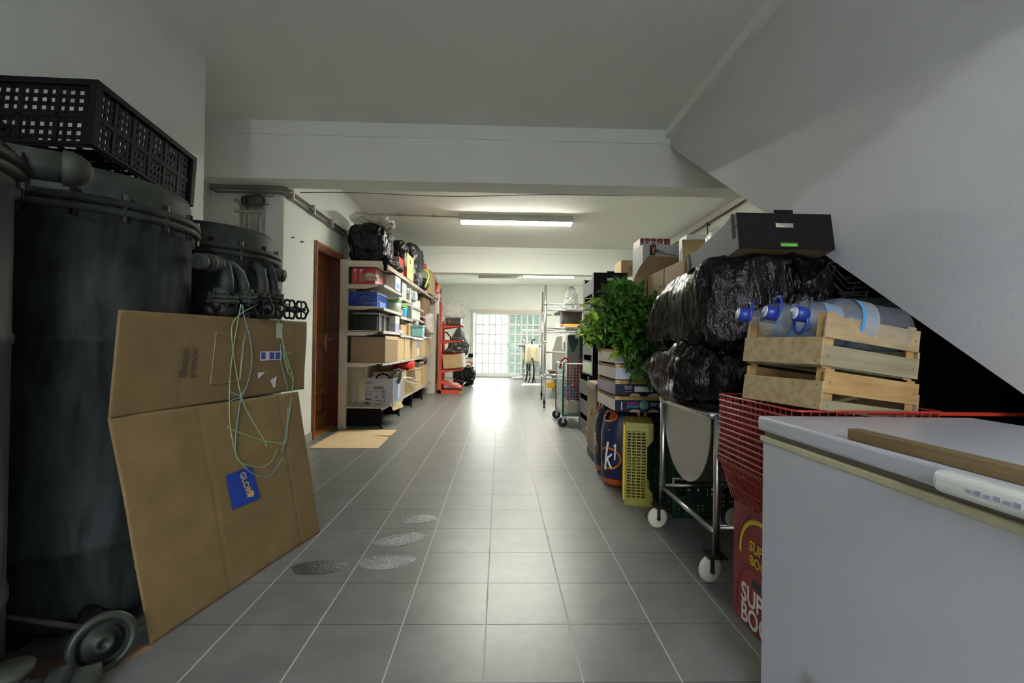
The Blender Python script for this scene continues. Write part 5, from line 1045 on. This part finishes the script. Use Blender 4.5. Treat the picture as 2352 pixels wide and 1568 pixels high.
# -- on top of the unit
tied_bag('bin_bag', 'large black bin bag on the near end of the shelving top', (-1.66,6.06,2.002), .24, .30, .27, bag_m, .035, 21, e=.45, fold=1.8)
tag(bagmesh(.26,.30,.07,.7,.05,31,nu=60,nv=30).build('clear_film', mat('hazy_film', (.55,.54,.47), .15, alpha=.42, spec=.9, bump=.8, bs=12, coat=.3), loc=(-1.64,6.06,2.52)), 'crumpled clear plastic film bunched on the big black bin bag', 'film')
tied_bag('bin_bag', 'rounded black bag with clear film behind the first one on the shelving top', (-1.56,6.85,2.24), .20, .20, .14, bag_m, .04, 23)
tag(bagmesh(.05,.12,.13,.6,.03,33,nu=36,nv=24).build('clear_film', MATS['hazy_film'], loc=(-1.40,6.88,2.14)), 'clear film hanging from the rounded black bag on the shelving', 'film')
tied_bag('bin_bag', 'flat black bag spilling over the shelving top edge below the others', (-1.42,6.20,2.002), .09, .34, .05, bag_m, .03, 25)
tag(MB().box(-.02,.02,-.003,.003,-.10,.09).build('black_strap', black_pl, loc=(-1.40,5.73,2.02)), 'short black strap hanging over the corner of the shelving top', 'strap')
t = side_box('card_box', 'white and bright red carton on the shelving top', 6.50, 6.80, 2.0, 2.24, mat('scarlet_card', (.55,.03,.02), .45), X1=-1.40, dep=.3); MB().box(-.152,.15,-.1515,-.1502,0,.239).build('white_face', mat('pale_grey_face', (.45,.45,.42), .5), t)
t = side_box('card_box', 'tan carton with cut holes and an orange brown end on the shelving top', 6.86, 7.36, 2.0, 2.36, mat('tan_card', (.60,.42,.18), .6), X1=-1.36, dep=.22); MB().box(-.11,.108,-.2515,-.2502,0,.358).build('orange_face', mat('orange_brown_face', (.40,.17,.045), .6), t)
for (y_,z_,w_,h_) in ((-.02,.23,.04,.07),(-.08,.13,.02,.05),(.12,.12,.02,.05)): MB().box(.1102,.1112,y_-w_,y_+w_/2,z_,z_+h_).build('cut_hole', ink, t)
def wd(p): return (p.x*(1-.35*max(0,p.z)/.33), p.y, p.z)
tied_bag('black_cover', 'tall object draped in a black cover on the shelving top', (-1.53,7.86,2.002), .20, .40, .335, mat('black_drape', (.008,.009,.013), .3, bump=.8, bs=9, bd=.04, stretch=(1.5,1.5,.25)), .03, 27, e=.42, cat='cover')
tied_bag('bin_bag', 'small black bag on the shelving top next to the tall black cover', (-1.44,8.52,2.002), .11, .22, .12, bag_m, .04, 29)
tag(MB().tube([(-1.36,8.20,2.34),(-1.29,8.26,2.31),(-1.27,8.32,2.25),(-1.29,8.27,2.13),(-1.31,8.20,2.03)], .018, 6).build('reflective_strap', mat('lime_fabric', (.42,.60,.08), .6)), 'lime green strap looped at the edge of the black cover', 'strap')
tag(MB().box(-.03,.03,-.10,.10,0,.03).build('red_clip', mat('bright_red_clip', (.55,.05,.04), .4), loc=(-1.34,8.28,2.385), rot=(.5,0,.2)), 'small red object above the lime strap', 'clip')
side_box('card_box', 'tall brown carton at the far end of the shelving top', 8.90, 9.55, 2.0, 2.44, kraft, X1=-1.33, dep=.25); side_box('clear_case', 'pale translucent case before the tall brown carton on the shelving top', 8.78, 8.86, 2.0, 2.35, mat('translucent_drawer', (0,0,0)), X1=-1.38, dep=.2, cat='case')
# -- stack of orange red crates on a stand beyond the unit
oc = mat('orange_red_plastic', (.55,.08,.02), .4)
t = carton('white_cabinet', 'pale tall cabinet behind the red rack at the end of the shelving', -1.98, -1.36, 9.95, 10.9, 0, 1.96, mat('pale_cabinet', (.50,.46,.38), .5), 'cabinet')
for i in range(3): MB().tube([(.315,-.4+i*.1,.2),(.322,-.35+i*.12,1.0),(.316,-.25+i*.1,1.7)], .008, 5).build('cable', cond_d, t)
c0 = None
for k, lb in enumerate(('orange red plastic crate, lower of two on the pale cabinet', 'orange red plastic crate, upper of two on the pale cabinet')):
    z = 1.961+k*.185; t = thing('stacking_bin', lb, 'crate', (-1.40,10.25,z), group='orange red stacking bins'); t.location.x = -1.62
    MB().prism([(-.25,0),(.25,0),(.30,.18),(-.30,.18)], 'y', -.25, .25).build('body', oc, t); MB().box(-.31,.31,-.26,.26,.165,.183).build('rim', oc, t); MB().box(-.02,.02,-.262,-.251,.03,.15).build('front_slot', white_pl, t)
tied_bag('white_bag', 'crumpled white bag on the upper orange red crate', (-1.50,10.25,2.332), .16, .16, .07, white_pl, .03, 41, cat='bag')
tag(MB().box(-.09,.12,-.01,.03,0,.40).build('grey_case', mat('grey_metal_panel', (.33,.33,.31), .5), loc=(-1.46,10.75,1.962)), 'flat grey metal case standing behind the orange red crates', 'case')
tied_bag('silver_bag', 'silvery striped bag drooping from the end of the top shelf', (-1.42,9.90,1.90), .10, .16, .11, mat('striped_film', (.60,.56,.55), .2, n=1, ns=16, col2=(.05,.05,.06), sharp=True, bump=.5, bs=20), .04, 43, cat='bag')
# ================================================================ RED RACK
rr_ = mat('red_lacquered_steel', (.55,.065,.03), .4); rr_d = mat('darker_red_steel', (.40,.04,.02), .45)
t = thing('display_rack', 'red metal rack with slanted shelves at the end of the shelving', 'rack', (-1.26,10.0,0))
MB().box(-.03,.03,-.03,.03,.0,1.92).build('upright', rr_, t); MB().box(-.03,.03,.50,.56,.0,1.55).build('upright', rr_, t)
MB().box(-.03,.42,-.03,.03,.0,.07).build('foot', rr_, t); MB().box(-.03,.42,.50,.56,.0,.07).build('foot', rr_, t); MB().box(-.03,.03,.03,.50,.0,.07).build('base_bar', rr_d, t)
for z in (1.44,1.12,.83,.50):
    MB().prism([(.03,z-.07),(.03,z+.01),(.46,z+.015),(.44,z-.012)], 'y', -.02, -.008).prism([(.03,z-.07),(.03,z+.01),(.46,z+.015),(.44,z-.012)], 'y', .51, .522).box(.03,.46,-.02,.522,z+.0,z+.012).build('shelf', rr_, t)
    MB().bar((.03,-.02,z+.13),(.44,-.02,z+.05),.006).bar((.44,-.02,z+.05),(.44,.52,z+.05),.006).build('guard_wire', rr_, t)
MB().prism([(.03,.27),(.03,.20),(.44,.10),(.52,.20),(.50,.21),(.43,.125)], 'y', -.02, .52).build('sloping_tray', rr_, t); MB().bar((.03,-.02,.36),(.50,-.02,.25),.006).bar((.50,-.02,.25),(.51,-.02,.20),.006).build('guard_wire', rr_, t)
MB().box(.42,.50,-.04,.04,.0,.05).build('wooden_foot', pine, t)
tag(MB().box(-1.45,-.75,9.93,10.62,.0,.004).build('floor_card', kraft_l), 'pale card under the foot of the red rack', 'cardboard') if 0 else None
a = at(1019,812,9.93); b_ = at(1066,832,9.93)
t = thing('card_box', 'brown carton sitting askew in the red rack', 'box', ((a.x+b_.x)/2,10.17,.522), rot=(0,-.10,0)); hw = (b_.x-a.x)/2; MB().box(-hw,hw,-.22,.22,.02,.30).build('body', kraft, t, bevel=.002); MB().box(hw-.03,hw+.012,-.222,.222,.015,.31).build('torn_edge', white_c, t)
a = at(1022,738,9.95); b_ = at(1058,722,9.95)
t = carton('black_box', 'black box with gold scribble on the top shelf of the red rack', a.x, b_.x, 9.98, 10.3, 1.456, 1.60, mat('black_gold_card', (.03,.025,.02), .4)); MB().tube([(-.08,-.162,.11),(-.05,-.162,.12),(-.06,-.162,.07),(-.09,-.162,.03),(-.06,-.162,.03)], .005, 5).build('gold_mark', gold, t)
tag(bagmesh(.27,.22,.17,.7,.05,51,nu=60,nv=34).build('clear_film', mat('white_haze_film', (.75,.76,.72), .2, alpha=.30, spec=.8, bump=.7, bs=12), loc=(-.99,10.2,1.60)), 'big clear plastic bag billowing over the black box on the red rack', 'film')
tag(bagmesh(.10,.12,.03,.7,.03,53,nu=36,nv=16).build('clear_film', MATS['white_haze_film'], loc=(-1.02,10.2,.075)), 'small piece of clear film on the foot of the red rack', 'film')
tag(bagmesh(.14,.18,.03,.7,.03,54,nu=36,nv=16).build('clear_film', MATS['white_haze_film'], loc=(-.98,10.2,.15)), 'clear film lying in the lowest sloping tray of the red rack', 'film')
tag(bagmesh(.12,.18,.03,.7,.02,56,nu=36,nv=16).build('dark_packet', ink, loc=(-1.08,10.2,.845)), 'dark packet on the third shelf of the red rack', 'packet')
# -- table, bags
t = thing('work_table', 'pale metal legged table between the red rack and the sliding door', 'table', (-1.05,12.6,0))
MB().box(-.50,.33,-.4,.4,.66,.70).build('top', mat('grey_table_top', (.35,.35,.33), .5), t)
for x in (-.46,-.10,.29): MB().box(x-.03,x+.03,-.38,-.32,0,.66).build('leg', mat('pale_table_leg', (.50,.50,.45), .4), t); MB().box(x-.03,x+.03,.32,.38,0,.66).build('leg', MATS['pale_table_leg'], t)
MB().box(-.5,.33,-.40,-.34,.0,.04).build('foot_rail', MATS['pale_table_leg'], t)
def wb_(p): return (p.x*(1-.75*max(0,(p.z+.05)/.45)), p.y*(1-.6*max(0,(p.z+.05)/.45)), p.z)
tied_bag('bin_bag', 'tied grey bin bag tapering to a knot on the table by the sliding door', (-1.08,12.45,.702), .28, .24, .40, bag_g, .035, 61, warp=wb_, e=.7, knot=(0,0,.80))
tied_bag('bin_bag', 'fat black bin bag on the floor under the table by the sliding door', (-.90,11.95,.002), .28, .24, .26, bag_m, .05, 63, e=.6)
carton('black_box', 'small black box on the right end of the table by the sliding door', -.82, -.70, 12.3, 12.6, .702, .80, black_pl)
t = thing('round_basin', 'white and red round basin lying on the fat black bag', 'basin', (-.78,11.85,.54), rot=(.9,.2,0)); MB().lathe([(0,.0),(.08,.0),(.12,.06),(.13,.06),(.085,-.01),(0,-.01)], 24).build('bowl', white_pl, t); MB().lathe([(.06,.003),(.09,.02)],24).build('red_band', mat('terracotta', (.45,.12,.05), .5), t)
tag(MB().tube([(-1.37,10.7,1.34),(-1.2,10.7,1.30),(-1.12,10.72,1.2),(-1.13,10.72,1.0),(-1.22,10.7,.90),(-1.37,10.7,.88)], .016, 8).build('black_hose', black_pl), 'black hose loop hanging behind the red rack', 'hose')
# ================================================================ RIGHT SIDE, FAR
# -- roll cage
cg = mat('green_cage_steel', (.02,.10,.06), .4); gw = mat('galvanised_wire', (.45,.46,.45), .3, metal=.8)
t = thing('roll_cage', 'wire roll cage trolley on castors next to the crate column', 'trolley', (1.09,6.38,0)); X_, Y_, z0, z1 = .27, .36, .165, .81
q = MB().box(-X_,X_,-Y_,Y_,z0-.03,z0); q.build('base', cg, t)
for s_ in (-1,1):
    q = MB(); lattice(q, (-X_,s_*Y_,z0), (1,0,0), (0,0,1), 2*X_, z1-z0, 13, 16, .0035); q.build('wire_panel', gw, t)
    q = MB(); lattice(q, (s_*X_,-Y_,z0), (0,1,0), (0,0,1), 2*Y_, z1-z0, 16, 20, .0035); q.build('wire_panel', gw, t)
    for y in (-Y_,Y_): MB().cyl((s_*X_,y,z0-.03),(s_*X_,y,z1+.01),.013,n=10).build('post', cg, t)
for (a, b_) in (((-X_,-Y_),(X_,-Y_)),((-X_,-Y_),(-X_,Y_)),((X_,-Y_),(X_,Y_)),((-X_,Y_),(X_,Y_))): MB().cyl((*a,z1),(*b_,z1),.010,n=8).build('top_rail', gw, t)
for x in (-X_+.02,X_-.02):
    for y in (-Y_+.03,Y_-.03):
        w_ = MB().lathe([(0,-.014),(.03,-.014),(.035,-.018),(.058,-.016),(.062,0),(.058,.016),(.035,.018),(.03,.014),(0,.014)], 24, M=Matrix.Translation((x-.02,y-.01,.062)) @ Matrix.Rotation(-.35,4,'Z') @ Matrix.Rotation(PI/2,4,'X')).build('castor_wheel', rubber, t)
        MB().box(x-.03,x+.03,y-.035,y-.025,.06,.135).box(x-.03,x+.03,y+.01,y+.02,.06,.135).cyl((x-.02,y-.04,.062),(x-.02,y+.025,.062),.018,n=12).build('castor_fork', gw, w_)
t = thing('tall_display', 'dark green tall panelled object standing in the roll cage', 'panel', (1.08,6.50,.167)); q = MB().box(-.16,.20,-.12,.12,0,1.02); q.build('body', mat('dark_green_panel', (.012,.045,.035), .4), t)
MB().prism([(-.15,.98),(-.15,.75),(-.10,.68),(-.04,.72),(-.04,.3),(-.14,.3),(-.14,.55),(-.155,.6),(-.155,.98)], 'y', -.1225, -.1205).build('grey_print', mat('grey_green_print', (.20,.23,.19), .5), t) if 0 else MB().prism([(-.15,.96),(-.10,.78),(-.06,.80),(-.02,.90),(-.02,.3),(-.13,.3),(-.13,.6),(-.155,.75)], 'y', -.1225, -.1205).build('grey_print', mat('grey_green_print', (.20,.23,.19), .5), t)
MB().box(-.012,.002,-.124,-.121,.0,1.01).build('seam', gw, t)
t = thing('red_disc', 'dark red rounded board standing in the front of the roll cage', 'board', (1.19,6.16,.48)); MB().prism([(-.21,0),(-.21,.20)] + [(-.20+.36*(1-math.cos(a*PI/16)), .22+.27*math.sin(a*PI/16)) for a in range(1,9)] + [(.14,0)], 'y', -.006, .006).build('board', mat('burgundy_board', (.16,.015,.02), .45), t); MB().box(-.2,.14,-.02,.02,-.31,0).build('stand', mat('burgundy_board',(0,0,0)), t)
tag(MB().tube([at(x,y,6.25) for x,y in ((1286,846),(1290,828),(1296,821),(1303,824),(1308,832))]+[at(1308,940,6.25)], .014, 10).build('red_tube', mat('red_tube', (.42,.03,.03), .35)), 'bent red metal tube handle sticking out of the roll cage', 'tube')
tag(MB().tube([at(x,y,6.12) for x,y in ((1307,950),(1307,895),(1310,887),(1320,882))], .012, 10).build('red_tube', MATS['red_tube']), 'thinner red tube upright low inside the roll cage', 'tube')
slat_crate('blue_crate', 'blue plastic crate at the bottom of the roll cage', 'crate', mat('sky_blue_plastic', (.03,.20,.36), .4), (1.09,6.38,.167+.16), .38, .35, .18, nx=9, ny=9, nz=5, b=.018)
carton('card_box', 'pale box at the very bottom of the roll cage under the blue crate', .89, 1.29, 6.1, 6.66, .167, .326, mat('beige_box', (.50,.45,.32), .6))
# -- tube frame
t = thing('tube_frame', 'tall frame of silver tubes on castors beyond the roll cage', 'rack', (1.12,8.4,0))
for (x, y, h) in ((-.37,-.6,2.04),(-.31,.6,2.07),(.35,-.6,2.04),(.35,.6,2.04)):
    MB().cyl((x,y,.10),(x,y,h),.021 if y<0 else .018,n=14).build('post', chrome, t); w_ = MB().lathe([(0,-.012),(.035,-.012),(.038,0),(.035,.012),(0,.012)],16,M=Matrix.Translation((x,y,.038)) @ Matrix.Rotation(PI/2,4,'Y')); w_.build('castor', rubber, t); MB().box(x-.02,x+.02,y-.02,y+.02,.07,.13).build('castor_fork', iron, t)
    for z in (.55,1.1,1.73): MB().cyl((x,y,z-.015),(x,y,z+.015),.028,n=12).build('collar', gw, t)
for z in (1.73,1.63,1.335,1.295,.93,.55,.49):
    MB().cyl((-.37,-.6,z),(.35,-.6,z),.012,n=8).build('rail', chrome, t)
    if z in (1.63,1.295,.49): MB().cyl((-.31,.6,z),(.35,.6,z),.012,n=8).build('rail', chrome, t); MB().cyl((.35,-.6,z),(.35,.6,z),.012,n=8).build('rail', chrome, t); MB().cyl((-.37,-.6,z),(-.31,.6,z),.012,n=8).build('rail', chrome, t)
MB().box(-.1,.36,-.61,.61,1.348,1.36).build('shelf_board', mat('grey_shelf_board', (.3,.29,.26), .6), t); MB().box(-.1,.36,-.61,.61,1.643,1.655).build('shelf_board', MATS['grey_shelf_board'], t)
for (px0, px1, z0, z1, lb) in ((1295,1322,1.3605,1.41,'orange pine offcut on the tube frame shelf'),(1322,1337,1.3605,1.41,'shorter pine offcut right of the orange one on the tube frame')):
    a, b_ = at(px0,750,7.85), at(px1,750,7.85); tag(MB().box(a.x,b_.x-.004,7.85,8.3,z0,z1).build('wood_offcut', wood('orange_pine', (.58,.30,.08), (.42,.19,.04), .5)), lb, 'wood')
a, b_ = at(1284,745,8.0), at(1310,745,8.0); tag(MB().box(a.x,b_.x,8.35,8.6,1.3605,1.44).build('white_block', white_pl), 'white block lying behind the orange pine offcut', 'block')
a, b_ = at(1291,715,8.0), at(1337,715,8.0); tag(MB().box(a.x,b_.x,8.0,8.28,1.43,1.62).box(a.x+.03,b_.x-.03,8.02,8.26,1.411,1.43).build('grey_crate', mat('dark_slate_plastic', (.09,.10,.10), .5), bevel=.01), 'dark grey plastic case on the wood offcuts of the tube frame', 'case')
t = thing('wrapped_plant', 'small green artificial tree wrapped in clear film on top of the tube frame', 'plant', (1.27,8.35,1.656))
def ft(r):
    z = r.uniform(.0,.40); rad = .16*(1-z/.45)*math.sqrt(r.random()); a = r.uniform(0,2*PI); return Vector((rad*math.cos(a),rad*math.sin(a),z+.02)), Vector((math.cos(a),math.sin(a),.5))
leafmesh(420, 9, ft, .05).build('foliage', mat('fir_green', (.03,.09,.035), .5), t); MB().cyl((0,0,0),(0,0,.4),.012,n=6).build('stem', MATS['green_brown_stem'], t)
MB().lathe([(.17,0),(.19,.08),(.12,.30),(.05,.42),(.0,.43)], 24).build('clear_wrap', clear_pl, t)
# -- machines behind it
mg_ = mat('machine_grey', (.33,.34,.33), .5)
t = thing('white_machine', 'pale upright machine behind the tube frame', 'machine', (1.42,11.0,0)); MB().box(-.22,.24,-.25,.25,0,.95).build('cabinet', mat('off_white_machine', (.50,.50,.47), .4), t, bevel=.01); MB().prism([(-.20,.95),(-.12,1.25),(.02,1.28),(.02,.95)], 'y', -.2, .2).build('hopper', mat('off_white_machine', (0,0,0)), t, bevel=.01); MB().box(-.15,.1,-.256,-.25,.35,.7).build('door', mg_, t)
t = thing('grey_tool_case', 'grey case with a red lid on the pale machine', 'case', (1.50,10.9,.952)); MB().box(.0,.22,-.14,.14,0,.15).build('body', mg_, t); MB().lathe([(0,.24),(.08,.225),(.13,.16),(.13,.15)],20,M=Matrix.Translation((.11,0,0))).build('lid', mat('tomato_red', (.55,.06,.03), .4), t)
t = thing('tall_white_box', 'tall white striped packaging standing left of the dark green panel', 'box', (1.07,7.05,0)); MB().box(-.045,.045,-.1,.1,0,1.22).build('body', white_c, t)
for i in range(14): MB().box(-.03,.035,-.1015,-.1002,.62+i*.035,.632+i*.035).build('printed_stripe', mat('grey_red_print', (.42,.32,.34), .5), t)
t = thing('wheelbarrow', 'wheelbarrow with a brown tray and yellow frame behind the tube frame', 'wheelbarrow', (1.35,10.0,0))
MB().prism([(-.32,.52),(.25,.52),(.14,.25),(-.14,.25)], 'y', -.25, .25).build('tray', mat('brown_tray', (.14,.06,.03), .6), t); MB().box(-.34,.15,-.20,-.15,.17,.25).box(-.36,-.20,-.21,.21,.15,.27).box(-.34,.15,.15,.20,.17,.25).build('frame', mat('bright_yellow_paint', (.65,.38,.01), .4), t)
MB().lathe([(0,-.03),(.08,-.03),(.13,-.025),(.135,0),(.13,.025),(.08,.03),(0,.03)],24,M=Matrix.Translation((-.13,-.35,.136)) @ Matrix.Rotation(PI/2,4,'Y')).build('wheel', rubber, t); MB().cyl((-.18,-.35,.136),(-.18,-.18,.2),.012,n=8).cyl((-.08,-.35,.136),(-.08,-.18,.2),.012,n=8).build('wheel_fork', iron, t)
# -- bicycle with a towel, exercise machine
t = thing('bicycle', 'bicycle seen end on with a cream towel over it before the sliding door', 'bicycle', (.885,12.9,0), rz=.12)
tyre = [(0,.34*math.cos(2*PI*i/40),.345+.34*math.sin(2*PI*i/40)) for i in range(40)]
def wheel(yc, nm):
    w_ = MB().tube([(x,y*.93+yc,z) for x,y,z in tyre], .026, 10, closed=True).build('tyre', rubber, t); q = MB().tube([(x,y*.85+yc,.345+(z-.345)*.92) for x,y,z in tyre], .008, 6, closed=True); q.build('rim', chrome, w_)
    q = MB()
    for i in range(14): a = 2*PI*i/14; q.cyl((0,yc,.345),(0,yc+.29*math.cos(a),.345+.31*math.sin(a)),.0015,n=4,caps=False)
    q.cyl((-.04,yc,.345),(.04,yc,.345),.018,n=10).build('spokes', chrome, w_)
wheel(0,'front'); wheel(1.02,'rear')
MB().cyl((-.05,0,.345),(-.045,.12,.75),.012,n=8).cyl((.05,0,.345),(.045,.12,.75),.012,n=8).cyl((-.05,.12,.75),(.05,.12,.75),.014,n=8).cyl((0,.12,.74),(0,.18,.98),.016,n=8).build('fork', iron, t)
MB().tube([(-.30,.24,1.02),(-.22,.20,1.02),(-.08,.16,.98),(.08,.16,.98),(.22,.20,1.02),(.30,.24,1.02)], .012, 8).build('handlebar', iron, t)
for s_ in (-1,1): MB().cyl((s_*.20,.19,1.02),(s_*.31,.25,1.02),.018,n=10).build('grip', rubber, t)
MB().cyl((0,.18,.9),(0,.45,.33),.018,n=8).cyl((0,.17,.95),(0,.62,.72),.016,n=8).cyl((0,.45,.33),(0,.66,.85),.016,n=8).cyl((.0,.45,.33),(.0,1.02,.345),.010,n=6).build('frame', mat('dark_frame_paint', (.03,.03,.035), .3), t)
MB().lathe([(0,0),(.09,.0),(.11,.03),(.05,.05),(0,.05)],16,M=Matrix.Translation((0,.68,.86)) @ Matrix.Diagonal((.8,1.3,1,1))).build('saddle', rubber, t)
MB().cyl((-.05,-.02,.30),(-.09,-.05,.0),.010,n=6).cyl((.05,-.02,.30),(.10,-.05,.0),.010,n=6).build('stand_leg', iron, t)
MB().cyl((-.14,.18,1.0),(-.20,.14,1.10),.006,n=6).lathe([(0,-.006),(.055,-.004),(.055,.004),(0,.006)],20,M=Matrix.Translation((-.21,.13,1.15)) @ Matrix.Rotation(PI/2,4,'X')).build('mirror', chrome, t)
towel = mat('cream_towel', (.66,.60,.42), .95, n=.08, ns=14, bump=.4, bs=90)
def tw_(u, v):
    a = (u-.5)*2; s_ = v; ang = s_*PI; r = .10; 
    if v < .2: y, z = .06-.02*(.2-v), .985-(.2-v)*2.2
    elif v < .45: k = (v-.2)/.25*PI; y, z = .16-.10*math.cos(k), .985+.06*math.sin(k)
    else: y, z = .26+.03*(v-.45), .985-(v-.45)*.7
    return (a*.16*(1+.25*(1-v if v<.2 else .6)) + .01*math.sin(v*9), y+.02*math.sin(u*11), z-.03*abs(a)**2-(.02*math.sin(u*7) if v<.1 else 0))
tag(MB().grid(tw_, 24, 30).build('towel', towel, loc=(.885,12.85,0.02), rz=.12, solid=.012), 'cream towel draped over the handlebar of the bicycle', 'towel')
t = thing('exercise_machine', 'pale exercise machine with black curved grips beside the sliding door', 'machine', (1.18,14.62,0))
MB().box(-.65,.15,-.25,.25,.0,.05).prism([(-.80,.02),(-.20,.12),(.2,.12),(.2,.02)], 'y', -.22, .22).build('platform', mat('pale_grey_machine', (.48,.49,.46), .45), t, bevel=.006); MB().box(-.5,.15,-.18,.18,.121,.125).build('running_belt', rubber, t)
MB().cyl((.10,-.2,.1),(.06,-.2,1.05),.022,n=10).cyl((.10,.2,.1),(.06,.2,1.05),.022,n=10).cyl((.06,-.2,.95),(.06,.2,.95),.018,n=10).build('upright', white_al, t); MB().box(-.20,.12,-.22,.22,1.02,1.07).build('console', mat('pale_grey_machine', (0,0,0)), t)
for s_ in (-1,): MB().tube([(-.10,-.2,1.04),(-.18,-.2,1.06),(-.20,-.2,1.13),(-.18,-.2,1.20),(-.10,-.2,1.22)], .024, 10).build('curved_grip', rubber, t)
t = thing('step_board', 'flat white boards stacked on the floor under the bicycle', 'boards', (.90,12.1,0)); MB().box(-.32,.40,-.28,.28,0,.025).build('lower_board', white_c, t); MB().box(-.28,.40,-.24,.26,.026,.045).build('upper_board', white_pl, t)
